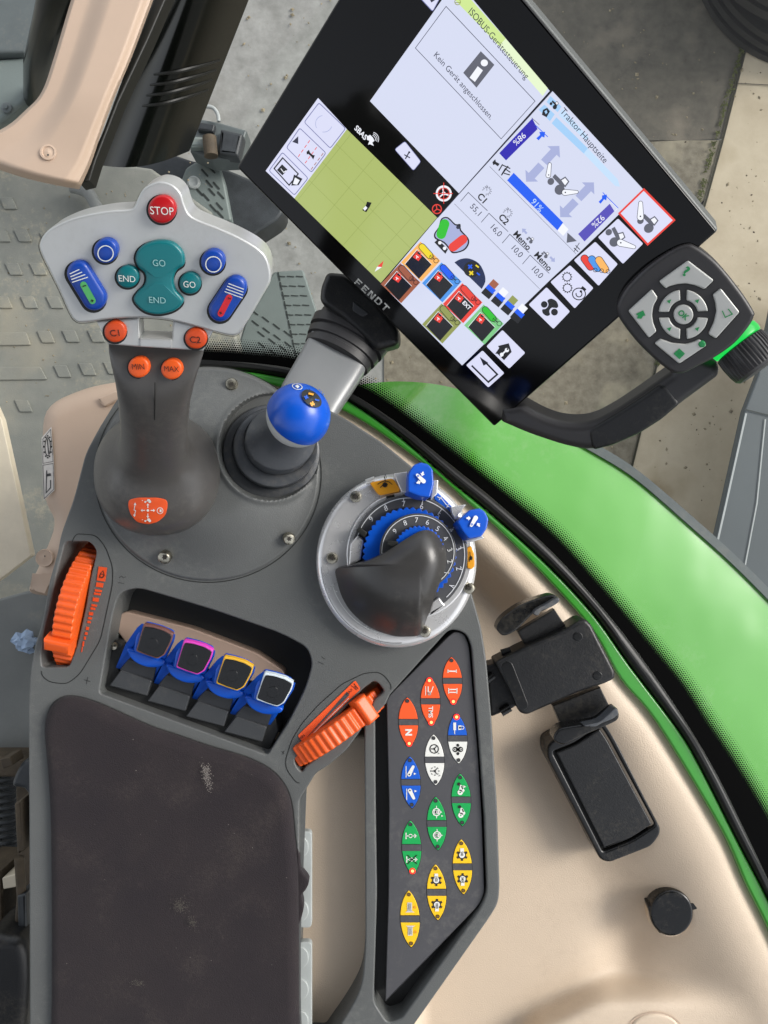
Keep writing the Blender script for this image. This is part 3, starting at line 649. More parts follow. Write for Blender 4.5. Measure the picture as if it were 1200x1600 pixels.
bb = B(Z(-0.22)); bb.prism(spl([(18, 1228), (30, 1196), (44, 1188), (60, 1200), (60, 1320), (46, 1310), (42, 1240)], 4), m_darkm, -0.03, 0, r=0.004); bb.build('bracket', t); bb = B(Z(-0.215)); bb.prism(rnd([(0, 1186), (16, 1182), (20, 1196), (4, 1202)], 2, 2), m_dirt, -0.02, 0, r=0.001); bb.build('linkage', t); bb = B(Z(-0.215)); bb.prism(rnd([(22, 1256), (34, 1250), (38, 1330), (26, 1336)], 2, 2), m_dirt, -0.03, -0.004, r=0.002); bb.build('linkage', t); bb = B(Z(-0.215)); bb.prism(rnd([(26, 1400), (40, 1396), (42, 1462), (28, 1466)], 2, 2), m_darkm, -0.03, -0.004, r=0.002); bb.build('linkage', t); bb = B(); bb.tube([at(30, 1340, -0.22), at(34, 1400, -0.225), at(28, 1470, -0.23)], 0.004, m_dirt, 10); bb.build('cable', t, recalc=True); bb = B(Z(-0.22)); bb.prism(rnd([(3, 1372), (24, 1366), (26, 1386), (5, 1390)], 2, 2), m_wood, -0.08, -0.04, r=0.001); bb.build('wooden_shim', t)
bb = B(); c0 = at(12, 1200, -0.33); c1 = at(20, 1480, -0.33); pts = []
for i in range(420):
    f = i / 419; a = f * 26 * 2 * math.pi; p = c0.lerp(c1, f); pts.append(p + Vector((math.cos(a) * 0.011, 0, math.sin(a) * 0.011)))
bb.tube(pts, 0.0017, m_darkm, 6); bb.build('coil_spring', t, recalc=True)
bb = B(Z(-0.2)); bb.prism(spl([(-30, 1478), (10, 1466), (34, 1476), (42, 1520), (38, 1600), (30, 1640), (-30, 1640)], 4), m_blackp, -0.06, 0, r=0.008, seg=4); bb.build('knob', t)
bb = B(Z(-0.45)); bb.prism([(-80, 1170), (140, 1170), (140, 1680), (-80, 1680)], m_gask, -0.02, 0); bb.build('base_pan', t)

# ================================================================ ARMREST CONSOLE
CONS = [(182, 624), (200, 604), (232, 588), (300, 578), (335, 579), (365, 586), (417, 604), (470, 621), (517, 642), (540, 654), (600, 693), (648, 733), (692, 778), (718, 830), (735, 920), (752, 980), (760, 1030), (768, 1120), (777, 1260), (781, 1385), (779, 1412), (764, 1436), (640, 1612), (600, 1680), (46, 1680), (45, 1300), (44, 1100), (47, 1050), (55, 1005), (65, 975), (77, 907), (90, 862), (94, 837), (115, 778), (133, 708), (154, 669)]
PAD = spl([(77, 1112), (90, 1094), (112, 1088), (154, 1099), (233, 1134), (280, 1150), (327, 1166), (383, 1183), (420, 1201), (443, 1225), (455, 1256), (460, 1304), (466, 1360), (467, 1463), (467, 1560), (467, 1650), (440, 1662), (120, 1662), (84, 1650), (83, 1560), (83, 1400), (81, 1267), (76, 1190), (72, 1140)], 4)
WELL = rnd([(186, 926), (215, 918), (330, 952), (440, 990), (480, 1012), (488, 1036), (478, 1072), (450, 1130), (418, 1180), (155, 1083), (164, 1030), (176, 960)], [14, 14, 20, 20, 14, 14, 14, 10, 6, 6, 10, 14], 4)
SLOTL = rnd([(102, 846), (140, 846), (151, 860), (147, 880), (141, 900), (133, 950), (121, 1003), (108, 1042), (65, 1043), (64, 1022), (68, 990), (78, 950), (88, 900)], 7, 3)
SLOTR = rnd([(459, 1187), (490, 1158), (521, 1128), (552, 1093), (569, 1075), (584, 1064), (592, 1068), (601, 1081), (583, 1095), (576, 1116), (560, 1127), (530, 1158), (500, 1181), (478, 1197), (472, 1208), (464, 1199)], 5, 3)
WIN = rnd([(468, 1250), (484, 1224), (493, 1209), (512, 1197), (541, 1173), (562, 1144), (569, 1132), (570, 1260), (571, 1480), (565, 1545), (540, 1590), (505, 1640), (466, 1640)], [4, 6, 6, 8, 10, 6, 3, 3, 30, 30, 20, 4, 4], 4)
PANH = rnd([(703, 982), (728, 989), (737, 1010), (742, 1080), (750, 1180), (757, 1280), (761, 1396), (752, 1418), (628, 1592), (606, 1600), (584, 1566), (589, 1400), (587, 1260), (586, 1118), (603, 1100), (609, 1086)], [12, 12, 12, 8, 8, 8, 20, 14, 6, 10, 10, 10, 4, 3, 3, 3], 4)
arm = thing('armrest_console', 'dark grey moulded armrest control console with black fabric pad', 'armrest', at(400, 1100, -0.035))
b = B(Z(0)); b.plate(rnd(CONS, 14, 4), [PAD, WELL, SLOTL, SLOTR, WIN, PANH], m_cons, -0.036, 0, r=0.0011); b.build('console_shell', arm)
b = B(Z(0)); b.prism([(60, 1095), (480, 1200), (462, 1660), (60, 1660)], m_cons, -0.006, -0.0035); b.build('pad_tray', arm)
# pad: soft cushion with uneven rim
b = B(Z(0)); PI_ = [(x, y) for x, y in PAD]; b.prism(offs(b.loc(PI_, 0.0), -0.0002), m_pad, -0.0035, 0.0062, r=0.0065, seg=7, uv=True); pad = b.build('arm_pad', arm, smooth=80)
b = B(Z(0.008)); random.seed(11)
def scuff(b, cx, cy, w, h, ang, n, m):
    for _ in range(n):
        a, q = random.gauss(0, 0.42), random.gauss(0, 0.42); x = a * w; y = q * h; c, s_ = math.cos(math.radians(ang)), math.sin(math.radians(ang)); px, py = cx + x * c - y * s_, cy + x * s_ + y * c
        r = random.uniform(0.25, 0.8); b.poly([(px + r * math.cos(k * 1.05 + a), py + r * random.uniform(0.5, 1.2) * math.sin(k * 1.05 + a)) for k in range(6)], m, 0.0004)
m_lint = M('pale_lint', '8d8680', 0.95); m_lint2 = M('dusty_mark', '55504a', 0.95)
scuff(b, 324, 1215, 7, 26, -14, 260, m_lint); scuff(b, 322, 1203, 9, 9, 0, 80, m_lint); scuff(b, 281, 1415, 15, 13, 30, 260, m_lint2); scuff(b, 301, 1442, 7, 14, -30, 130, m_lint2); scuff(b, 215, 1536, 13, 7, 0, 90, m_lint2)
for _ in range(26): scuff(b, random.uniform(95, 455), random.uniform(1120, 1600), 2, 2, 0, 1, m_lint)
tag(b.build('lint_mark', pad, smooth=0), None, kind='stuff')
b = B(Z(0)); random.seed(5)
b.prism(spl([(463, 1335), (468, 1338), (470, 1360), (482, 1378), (477, 1392), (471, 1400), (474, 1420), (469, 1440), (463, 1446)], 3), m_pad, -0.006, 0.001, r=0.001); b.build('frayed_edge', pad)
# mound with crater
MC = (325, 741)
def mound(u, v):
    a = 2 * math.pi * u; px = MC[0] + 176 * v * math.cos(a); py = MC[1] + 168 * v * math.sin(a)
    z = 0.0155 * (1 - sstep(0.35, 1.0, v)) + 0.0015 * (1 - sstep(0.97, 1.0, v)) - 0.0012 * sstep(0.985, 1.0, v)
    dx, dy = px - 423, py - 698; c, s_ = math.cos(0.5), math.sin(0.5); ex, ey = (dx * c + dy * s_) / 79, (-dx * s_ + dy * c) / 82
    e = math.hypot(ex, ey); z = z * sstep(0.92, 1.03, e) + (-0.006) * (1 - sstep(0.92, 1.03, e))
    if e > 1: z += 0.0015 * math.exp(-((e - 1.05) / 0.06) ** 2) * (1 - sstep(0.8, 0.95, v))
    return at(px, py, z)
b = B(); b.grid(mound, 220, 100, m_cons); b.build('joystick_mound', arm, smooth=60)
b = B(Z(0)); b.ring(MC[0], MC[1], 177, 1.2, m_gask, 0.0002, ry=169, n=120); b.build('mound_groove', arm)
def screw(parent, px, py, z, r=9.5, ang=20, tilt=(0, 0, 1)):
    k = sc(z) * r; c = at(px, py, z); q = B(Fr(c, tilt))
    q.lathe(c, tilt, [(-0.002, k), (0.0006, k), (0.0013, k * 0.86), (0.0016, k * 0.55), (0.0016, 0)], m_chrome, 28)
    q.poly([(px + r * 0.45 * math.cos(math.radians(a + ang)) * (1 if i % 2 else 0.6), py + r * 0.45 * math.sin(math.radians(a + ang)) * (1 if i % 2 else 0.6)) for i, a in enumerate(range(0, 360, 30))], m_screwd, 0.0019)
    q2 = B(Fr(c, tilt)); q2.lathe(c, tilt, [(-0.003, k * 1.5), (0.0002, k * 1.45), (0.0004, k * 1.32), (0.0001, k * 1.2), (0, k)], m_gask, 28)
    return q.build('screw', parent, recalc=True)
screw(arm, 362, 600, 0.0045); screw(arm, 452, 842, 0.0055, tilt=(0.35, -0.3, 0.9)); screw(arm, 257, 871, 0.006, 10.5, tilt=(-0.1, -0.35, 0.93))
# lever well interior
b = B(Z(-0.026)); b.prism([(130, 900), (520, 960), (500, 1210), (130, 1110)], m_cons_d, -0.004, 0); b.build('well_floor', arm)
m_tan = M('tan_backing', 'a58f80', 0.45, var=0.04)
b = B(Z(-0.016)); b.prism(rnd([(181, 984), (184, 962), (196, 955), (300, 982), (400, 1020), (446, 1050), (440, 1076), (390, 1064), (200, 1010)], 8, 3), m_tan, -0.01, 0, r=0.001); b.build('backing_plate', arm)
b = B(Z(-0.009)); b.prism(rnd([(157, 1084), (163, 1040), (178, 1000), (190, 1004), (186, 1050), (430, 1120), (436, 1142), (418, 1178)], 4, 3), m_cons_d, -0.017, 0, r=0.001); b.build('lever_base', arm)
b = B(Z(-0.009)); b.lathe(at(179, 1009, -0.009), (0, 0, 1), [(0, 0.0022), (0.002, 0.002), (0.0026, 0)], m_chrome, 20); b.build('pivot_pin', arm, recalc=True)
# trim inserts round the thumbwheels (thin shut lines) and moulded marks
b = B(Z(0)); TL = rnd([(64, 1046), (66, 1057), (78, 1066), (105, 1069), (125, 1053), (157, 1000), (176, 912), (176, 885), (165, 855), (150, 836), (120, 834), (114, 842)], 10, 4)
b.line(TL[3:], 1.1, m_gask, 0.0002); b.build('shut_line', arm); b = B(Z(0))
b.line(rnd([(474, 1224), (463, 1223), (450, 1206), (446, 1195), (447, 1184), (456, 1156), (472, 1130), (497, 1102), (534, 1069), (569, 1052), (591, 1050), (602, 1057), (612, 1072), (609, 1084)], 8, 4)[5:-5], 1.1, m_gask, 0.0002); b.build('shut_line', arm)
b = B(Z(0)); gl_ = m_cons_d
b.line([(186, 903), (190, 900), (193, 903), (197, 901)], 0.7, gl_, 0.0002); b.line([(185, 910), (194, 912)], 0.7, gl_, 0.0002)
b.build('wave_mark', arm); b = B(Z(0)); b.line([(131, 1062), (141, 1065)], 0.9, gl_, 0.0002); b.line([(137, 1058), (135, 1069)], 0.9, gl_, 0.0002)
b.build('plus_mark', arm); b = B(Z(0)); b.line([(497, 1034), (506, 1038)], 0.7, gl_, 0.0002); b.line([(502, 1026), (508, 1030)], 0.7, gl_, 0.0002); b.build('wave_mark', arm); b = B(Z(0)); b.line([(440, 1174), (444, 1178)], 0.8, gl_, 0.0002); b.line([(444, 1173), (441, 1179)], 0.8, gl_, 0.0002); b.build('plus_mark', arm)
# scale labels
b = B(Z(0)); b.prism(sq(159, 897, 13, 22, 8), m_orangeb, 0.0001, 0.0006); b.line([(155, 903), (157, 896), (161, 892), (163, 899), (158, 903)], 1, m_inkw, 0.0008); b.ring(159, 900, 3, 1, m_inkw, 0.0008)
k = 0
for i, (x, y, w, h) in enumerate([(155.5, 914, 11, 7), (153.5, 923, 11, 3.5), (152, 928, 10.5, 3.5), (149.5, 937, 9.5, 6), (147, 946, 8.5, 3.5), (145, 951, 7.5, 3.5), (142, 959, 6.5, 5), (140.5, 966, 6, 3.5), (139, 972, 5.2, 3.5), (136.5, 982, 4.5, 5), (134.5, 990, 4, 4), (132.5, 997, 3, 5), (130, 1006, 2.4, 8), (128, 1015, 1.2, 8)]):
    b.prism(sq(x, y, w, h, 8), m_orangeb, 0.0001, 0.0005)
b.build('speed_scale', arm)
b = B(Z(0)); b.prism(rnd([(465, 1149.5), (475, 1161.5), (563.6, 1076.5), (555, 1063)], 3, 3), m_eo, 0.0001, 0.0006)
b.poly([(477, 1155), (542, 1081), (546, 1086)], m_panel, 0.0008); b.line([(478, 1157), (545, 1091)], 0.9, m_ew, 0.0009)
b.text('MIN', 471.5, 1152, 4.5, m_inkw, 0.0009, ang=-45); b.text('MAX', 546, 1081, 4.5, m_inkw, 0.0009, ang=-45); b.line([(549, 1071), (557, 1078), (554, 1072)], 1, m_ink, 0.0009); b.line([(553, 1068), (560, 1077)], 1, m_ink, 0.0009); b.build('throttle_scale', arm)

# ---- thumbwheels
def wheel(name_label, c, axis, Rr, half, nr, knob_ang, tz, m=m_orange):
    t = thing('thumbwheel', name_label, 'thumbwheel', c + Vector((0, 0, -Rr)), 'orange thumbwheels on the armrest')
    ax = Vector(axis).normalized(); x = ax.cross(Vector((0, 0, 1))).normalized(); y = Vector((0, 0, 1)); y = (y - ax * y.dot(ax)).normalized()
    secs = []; N = nr * 6; q = B()
    for d, k in ((-half, 0.93), (-half * 0.93, 0.985), (-half * 0.8, 1.0), (half * 0.8, 1.0), (half * 0.93, 0.985), (half, 0.93)):
        ring_ = []
        for i in range(N):
            a = 2 * math.pi * i / N; rr = Rr * (k - 0.028 * (0.5 + 0.5 * math.cos(a * nr)) ** 1.5)
            ring_.append(c + ax * d + x * math.cos(a) * rr + y * math.sin(a) * rr)
        secs.append(ring_)
    q.sections(secs, m); q.build('ribbed_rim', t, recalc=True, smooth=50)
    if knob_ang is not None:
        a = math.radians(knob_ang); rd = x * math.cos(a) + y * math.sin(a); tg = -x * math.sin(a) + y * math.cos(a)
        f = Fr(c + rd * Rr * 0.97, rd, ax); q = B(f); hh = tz
        q.prism([(px, py) for px, py in [(-half * 1.42, -hh), (half * 1.08, -hh), (half * 1.08, hh), (-half * 1.42, hh)]], m, -0.004, 0.0048, r=0.002, seg=4, uv=True); q.build('knob', t)
    return t
c = at(107, 957, 0.004); c.z = -0.030; axis = (at(124, 958, 0) - at(90, 951, 0))
wheel('orange ribbed thumbwheel with a knob in the left slot, beside the bar scale', c, axis, 0.040, 0.0060, 58, 63, 0.0036)
c = at(522, 1146, 0.004); c.z = -0.030; axis = (at(532, 1160, 0) - at(514, 1134, 0))
wheel('orange ribbed thumbwheel beside the long orange label right of the levers', c, axis, 0.040, 0.0062, 58, 123, 0.0040)

# ================================================================ FINGER LEVERS
def poly3(b, pts, m, z0, z1, r=0.0006): b.prism(pts, m, z0, z1, r=r, seg=2)
m_foot = M('foot_block_black', '3a3c3e', 0.4, grain=0.1, var=0.08, dust=0.08)
CAPS = [m_brownl, m_pinkl, m_yell, m_whl]; LN = ['brown', 'magenta', 'yellow', 'white']
NTH = ['nearest the orange wheel with the bar scale', 'second from the left', 'third from the left', 'nearest the right thumbwheel']
def lever():
    t = thing('finger_lever', 'x', 'lever', at(215, 1060, -0.026), 'blue finger levers in the armrest well')
    q = B(Z(0)); z = 0.0
    # side cheeks: tall blue fins
    q.fr = Z(0.012)
    def fin(pts_top, pts_bot, th):
        # pts given as (px,py,z); extruded sideways by th pixels along lever axis
        a = [at(x, y, zz) for x, y, zz in pts_top]; d = Vector((th * sc(0), -th * 0.4 * sc(0), 0)); n = len(a)
        vs = a + [p + d for p in a]; q.add(vs, [tuple(range(n)), tuple(range(2 * n - 1, n - 1, -1))] + [(i, i + n, (i + 1) % n + n, (i + 1) % n) for i in range(n)], m_blue)
    fin([(222, 974, 0.016), (214, 981, 0.014), (196, 1007, 0.004), (181, 1043, -0.008), (190, 1044, -0.008), (204, 1016, 0.002), (212, 1017, 0.010), (222, 990, 0.015)], None, 4)
    fin([(270, 990, 0.014), (268, 1000, 0.013), (262, 1010, 0.006), (240, 1062, -0.010), (234, 1062, -0.010), (252, 1030, 0.002), (256, 1024, 0.008), (266, 1000, 0.013)], None, 4)
    fr = Fr(at(240, 1003, 0.0135), (0.03, -0.22, 0.97)); q.fr = fr
    q.prism(rnd([(223, 978), (247, 984), (268, 993), (267, 1003), (256, 1025), (247, 1032), (209, 1019), (212, 996)], 4, 3), m_blue, -0.008, -0.0006, r=0.0008)
    q.build('blue_body', t)
    q = B(fr); o = rnd([(224, 975), (240, 978), (257, 983), (271, 991), (268, 1003), (257, 1024), (246, 1030), (228, 1024), (212, 1018), (219, 993)], 3, 3); q.prism(o, m_brownl, -0.002, 0.0009, r=0.0007); q.build('colour_frame', t)
    q = B(fr); i_ = rnd([(225.5, 979), (240, 981), (256, 986), (268.5, 993), (265.5, 1003), (255.5, 1022.5), (246, 1028), (229, 1022.5), (213.8, 1016), (220.5, 993)], 3, 3)
    q.prism(i_, m_capt, 0.0, 0.0013, r=0.0005); q.prism(circ(238, 1006, 9, 9), m_capt, 0.001, 0.0016, r=0.0002); q.build('cap', t)
    q = B(Fr(at(226, 1030, 0.006), (0, -0.35, 0.94))); q.prism(spl([(198, 1015), (215, 1019), (236, 1027), (257, 1034), (255, 1041), (243, 1044), (228, 1043), (213, 1037), (202, 1027)], 3), m_blue, -0.004, 0, r=0.0013); q.build('blue_lip', t)
    q = B(Fr(at(215, 1045, -0.003), (0, -0.3, 0.95))); q.prism([(201, 1030), (244, 1044), (238, 1066), (187, 1047)], m_cap, -0.008, 0, r=0.0006); q.build('stem', t)
    q = B(Fr(at(203, 1069, -0.004), (0, -0.15, 0.98))); q.prism(rnd([(189, 1047), (237, 1064), (230, 1088), (170, 1072)], 2, 2), m_foot, -0.008, 0, r=0.0008); q.build('foot_block', t)
    return t
L0 = lever(); sx, sy = sc(0) * 60.5, -sc(0) * 24.3
for i in range(4):
    o = L0 if i == 0 else dup(L0, (sx * i, sy * i, 0))
    o['label'] = 'blue finger lever whose black cap is framed in ' + LN[i]
    for ch in o.children:
        if ch.name.startswith('colour_frame') and i:
            ch.data = ch.data.copy(); ch.data.materials[0] = CAPS[i]; ch['label'] = LN[i] + ' cap frame'

# ================================================================ DRIVE JOYSTICK
t = thing('drive_joystick', 'dark grey joystick with a wide silver head of coloured buttons', 'joystick', at(245, 738, 0.0))
b = B(); b.stack([(245, 740, 0.006, 96, 94), (245, 740, 0.0165, 99, 97), (245, 739, 0.0195, 98, 96), (245, 736, 0.0245, 93, 92), (244, 731, 0.029, 85, 85), (243, 724, 0.033, 76, 75.5), (242, 716, 0.0365, 67, 66), (242, 708, 0.0395, 60, 56), (241, 700, 0.0435, 55.5, 48), (241, 690, 0.0495, 53.5, 42), (241, 674, 0.058, 53, 38), (241, 650, 0.068, 54, 38), (241, 620, 0.081, 57, 36), (242, 594, 0.089, 62, 34), (243, 569, 0.0945, 69, 29), (244, 549, 0.0975, 74, 20), (244, 538, 0.0985, 74, 11)], m_grip, 64, sup=2.15); b.build('grip', t, smooth=80, recalc=True)
b = B(); b.tube([at(242, 598, 0.0972), at(242, 628, 0.089), at(241.5, 656, 0.081)], 0.00022, m_gask, 6); b.build('mould_seam', t, recalc=True)
HF = Fr(at(250, 420, 0.125), (0.06, -0.54, 0.84))
z2p = lambda pts, s_, ox, oy: [(x / s_ + ox, y / s_ + oy) for x, y in pts]
HO = spl(z2p([(505, 224), (525, 180), (552, 135), (600, 108), (640, 102), (690, 118), (728, 155), (745, 205), (765, 250), (805, 280), (900, 318), (1000, 362), (1090, 415), (1135, 470), (1150, 560), (1110, 640), (1045, 750), (1005, 808), (972, 826), (900, 812), (800, 783), (660, 750), (540, 742), (400, 748), (272, 765), (232, 756), (205, 720), (160, 620), (110, 520), (72, 440), (64, 390), (98, 335), (160, 298), (250, 265), (380, 240), (470, 234)], 3, 40, 250), 4)
b = B(HF); b.prism(HO, m_silver, -0.016, 0, r=0.0011, seg=4); head = b.build('head_housing', t, smooth=60)
b = B(HF); u = [HF.uv(x, y, -0.005) for x, y in HO];
if area(u) < 0: u = u[::-1]
u = offs(u, -0.0002); n = len(u); vs = [HF.X(a, q, -0.0050) for a, q in u] + [HF.X(a, q, -0.0057) for a, q in u]; b.add(vs, [(i, i + n, (i + 1) % n + n, (i + 1) % n) for i in range(n)], m_gask); b.build('housing_seam', head)
b = B(HF)
nk = z2p([(330, 758), (530, 742), (535, 835), (685, 840), (690, 752), (880, 800), (832, 897), (520, 878), (385, 866)], 3, 40, 250)
b.prism(nk, m_silver, -0.012, -0.0025, r=0.001); b.prism(z2p([(535, 836), (685, 842), (685, 886), (532, 878)], 3, 40, 250), m_silver, -0.010, -0.0018, r=0.0008); b.build('neck_bracket', t)
def btn(pts, m, name, fr=HF, h=0.0022, base=0.0, rim=True, par=None, r=0.0012, dome=0.0006, grow=2.0):
    q = B(fr)
    if rim:
        cx = sum(p[0] for p in pts) / len(pts); cy = sum(p[1] for p in pts) / len(pts)
        uvp = q.loc(pts, base + 0.0001); k = sc(0.125) * grow; g = offs(uvp, -k); q.prism(g, m_gask, base - 0.002, base + 0.00015, uv=True)
    o = None
    q.prism(pts, m, base - 0.001, base + h, r=r, seg=4, dome=dome)
    return q.build(name, par or t, smooth=50)
def leg(par, f, fr, name='legend'):
    q = B(fr); f(q); return q.build(name, par, smooth=0)
o = btn(circ(252.7, 328, 22, 22), m_red, 'stop_button', h=0.003); leg(o, lambda q: q.text('STOP', 253, 329.5, 12.5, m_white, 0.0039, ang=3, sx=0.92), HF)
o = btn(circ(164.3, 393, 19, 19), m_blued, 'round_button', h=0.004); leg(o, lambda q: q.ring(165, 396, 12, 1.6, m_white, 0.0049), HF)
o = btn(circ(332.3, 410, 19, 19), m_blued, 'round_button', h=0.004); leg(o, lambda q: q.ring(333.5, 413, 12, 1.6, m_white, 0.0049), HF)
hg = spl(z2p([(512, 462), (528, 420), (570, 392), (630, 380), (690, 392), (732, 432), (743, 470), (738, 497), (706, 522), (690, 565), (700, 612), (728, 645), (738, 668), (718, 695), (680, 716), (620, 727), (560, 715), (518, 682), (504, 650), (524, 618), (553, 590), (562, 556), (553, 528), (525, 502)], 3, 40, 250), 4)
o = btn(hg, m_teal, 'go_end_button', h=0.003, dome=0.0005); leg(o, lambda q: (q.text('GO', 248.5, 411, 11, m_tealw, 0.0038, ang=3, sx=0.9), q.text('END', 246, 469, 10.5, m_tealw, 0.0038, ang=3, sx=0.95)), HF)
o = btn(circ(199, 433.3, 18, 17.5), m_teal, 'end_button', h=0.0025); leg(o, lambda q: q.text('END', 198.5, 435.5, 10.5, m_white, 0.0034, ang=4, sx=0.95), HF)
o = btn(circ(296.7, 443.3, 17, 17), m_teal, 'go_button', h=0.0025); leg(o, lambda q: q.text('GO', 296, 444.5, 10.5, m_white, 0.0034, ang=4, sx=0.9), HF)
o = btn(caps((121.5, 428), (146, 468), 19, 12), m_blued, 'rocker_button', h=0.0035, r=0.002)
leg(o, lambda q: ([q.line([(109 + i * 1.2, 423 + i * 4.4 + 5), (124 + i * 4.5, 419 + i * 4 + 2)], 1.5, m_white, 0.0042) for i in range(4)], q.poly(caps((130.5, 445), (144.5, 470), 5.2, 8), m_gmark, 0.0042), q.line([(129, 447.5), (134.5, 446)], 1.6, m_ink, 0.0044), q.text('+', 144, 470, 6, m_ink, 0.0044, ang=-15, bold=0.04)), HF)
o = btn(caps((367, 451), (343.5, 486), 18.5, 12), m_blued, 'rocker_button', h=0.0035, r=0.002)
leg(o, lambda q: ([q.line([(357 - i * 2, 443 + i * 4.2), (381 - i * 0.6, 452 + i * 4.6)], 1.5, m_white, 0.0042) for i in range(4)], q.poly(caps((358, 465), (345, 490), 5.0, 8), m_rmark, 0.0042), q.line([(356, 465), (361, 467.5)], 1.5, m_ink, 0.0044), q.text('+', 345, 489, 6, m_ink, 0.0044, ang=20, bold=0.04)), HF)
o = btn(circ(179.5, 519, 17.5, 17), m_orangeb, 'round_orange_button', h=0.002, base=-0.0025, dome=0.0004); leg(o, lambda q: q.text('C1', 179, 520.5, 11, m_inkw, 0.0002, ang=-3, bold=0.006), HF)
o = btn(circ(306, 529.5, 17.5, 16.5), m_orangeb, 'round_orange_button', h=0.002, base=-0.0025, dome=0.0004); leg(o, lambda q: q.text('C2', 305, 531, 11, m_inkw, 0.0002, ang=3, bold=0.006), HF)
GF = Fr(at(242, 580, 0.0972), (0, -0.40, 0.92))
o = btn(circ(216, 574.5, 16.8, 16.5), m_orange, 'grip_button', fr=GF, h=0.003, base=-0.001, rim=True, dome=0.0004, grow=1.0); leg(o, lambda q: q.text('MIN', 215.7, 573, 9.5, m_inkw, 0.0028, ang=0, sx=0.9), GF)
o = btn(circ(267.5, 577.5, 16.8, 16.3), m_orange, 'grip_button', fr=GF, h=0.003, base=-0.001, rim=True, dome=0.0004, grow=1.0); leg(o, lambda q: q.text('MAX', 268, 576.5, 9.0, m_inkw, 0.0028, ang=3, sx=0.9), GF)
# orange decal on the skirt: draped on the measured slope
SK = [(245, 740, 0.0165, 99, 97), (245, 739, 0.0195, 98, 96), (245, 736, 0.0245, 93, 92), (244, 731, 0.029, 85, 85), (243, 724, 0.033, 76, 75.5), (242, 716, 0.0365, 67, 66), (242, 708, 0.0395, 60, 56)]
def skirt_z(x, y):
    f = lambda r: (abs((x - r[0]) / r[3])) ** 2.15 + (abs((y - r[1]) / r[4])) ** 2.15
    for i in range(len(SK) - 1):
        a, c_ = f(SK[i]) ** 0.465, f(SK[i + 1]) ** 0.465
        if a <= 1 <= c_: return SK[i][2] + (SK[i + 1][2] - SK[i][2]) * (1 - a) / (c_ - a)
    return SK[0][2]
class Drape(Fr):
    """a decal that follows a curved body"""
    def __init__(s, zf): s.zf = zf; s.k = 0.00034
    def uv(s, px, py, h=0): return (px * s.k, -py * s.k)
    def X(s, u, v, h=0): x, y = u / s.k, -v / s.k; return at(x, y, s.zf(x, y) + h)
SF = Drape(skirt_z)
dc = rnd([(201, 781), (215, 777.5), (246, 777.5), (261, 781), (262, 792), (258, 806), (246, 816), (231, 819.5), (214, 816), (204, 804), (200, 791)], 5, 3)
q = B(SF); q.prism(dc, m_eo, -0.001, 0.0007, r=0.0003, dome=0.00002); dec = q.build('decal', t)
q = B(SF); h_ = 0.0009
for (x, y, a) in ((231, 790, -90), (231, 806, 90), (223, 797.5, 180), (239, 797.5, 0)):
    q.shape([(-3.6, -0.7), (0.5, -0.7), (0.5, -2.4), (3.4, 0), (0.5, 2.4), (0.5, 0.7), (-3.6, 0.7)], x, y, 1, m_ew, h_, ang=a)
q.poly(circ(231, 797.5, 2, 2, 12), m_ew, h_); q.line([(211, 789), (209.5, 797), (212, 798), (210, 805)], 1.2, m_ew, h_); q.shape([(-1.6, 0), (1.6, 0), (0, 3)], 211, 789, 1.3, m_ew, h_); q.shape([(-1.6, 0), (1.6, 0), (0, -3)], 210, 804, 1.3, m_ew, h_)
q.ring(250, 798, 4.6, 1, m_ew, h_); q.poly(sq(251, 798, 3, 4), m_ew, h_)
for x, y in ((231, 783), (231, 813)):
    q.poly(circ(x + 3, y + 0.8, 2.2, 2.2, 12), m_ew, h_); q.poly(circ(x - 4, y + 1.2, 1.5, 1.5, 10), m_ew, h_); q.poly([(x - 5, y), (x - 1, y - 0.6), (x - 0.5, y - 3), (x + 3, y - 3), (x + 4, y + 1)], m_ew, h_); q.poly(circ(x - 8.5, y - 1, 0.8, 0.8, 6), m_ew, h_)
q.build('legend', dec, smooth=0)

# ================================================================ BLUE BALL JOYSTICK
t = thing('ball_joystick', 'small joystick with a blue ball knob on a ribbed rubber boot', 'joystick', at(424, 710, -0.006))
b = B(); b.stack([(424, 706, -0.006, 76, 74), (424, 706, 0.0015, 76, 74), (424, 706, 0.0025, 74.5, 72.5), (427, 703, 0.003, 66, 64), (428, 702, 0.0015, 63, 61), (430, 699, 0.009, 66, 63), (431, 698, 0.0105, 64.5, 61), (434, 694, 0.0105, 56, 53), (435, 692, 0.009, 53, 50), (438, 687, 0.018, 55, 50), (439, 685, 0.0195, 53.5, 48), (442, 679, 0.021, 46, 40), (448, 669, 0.027, 34.5, 30), (451, 664, 0.034, 29, 25), (455, 659, 0.040, 30, 24), (459, 655, 0.045, 32, 25)], m_boot, 56); b.build('boot', t, smooth=60, recalc=True)
bc = at(466, 649.5, 0.058); br = 50.5 * sc(0.058); axb = Vector((0.30, 0.42, 0.86)).normalized()
def ball(lo, hi, rr, m, fl=1.0):
    return [(math.sin(math.radians(a)) * rr, math.cos(math.radians(a)) * rr * fl) for a in range(lo, hi + 1, 4)]
cut = 0.18; axw = Vector((0.55, 0.50, 0.66)).normalized()
b = B(); b.lathe(bc, axw, [(d, r) for d, r in ball(-10, 88, br, None)] + [(br, 0)], m_blue, 56); bl = b.build('ball_top', t, recalc=True, smooth=60)
b = B(); b.lathe(bc, axw, [(-br * 0.90, 0)] + [(d, r) for d, r in ball(-64, -11, br * 0.985, None)], m_whitep, 56); b.build('ball_underside', t, recalc=True, smooth=60)
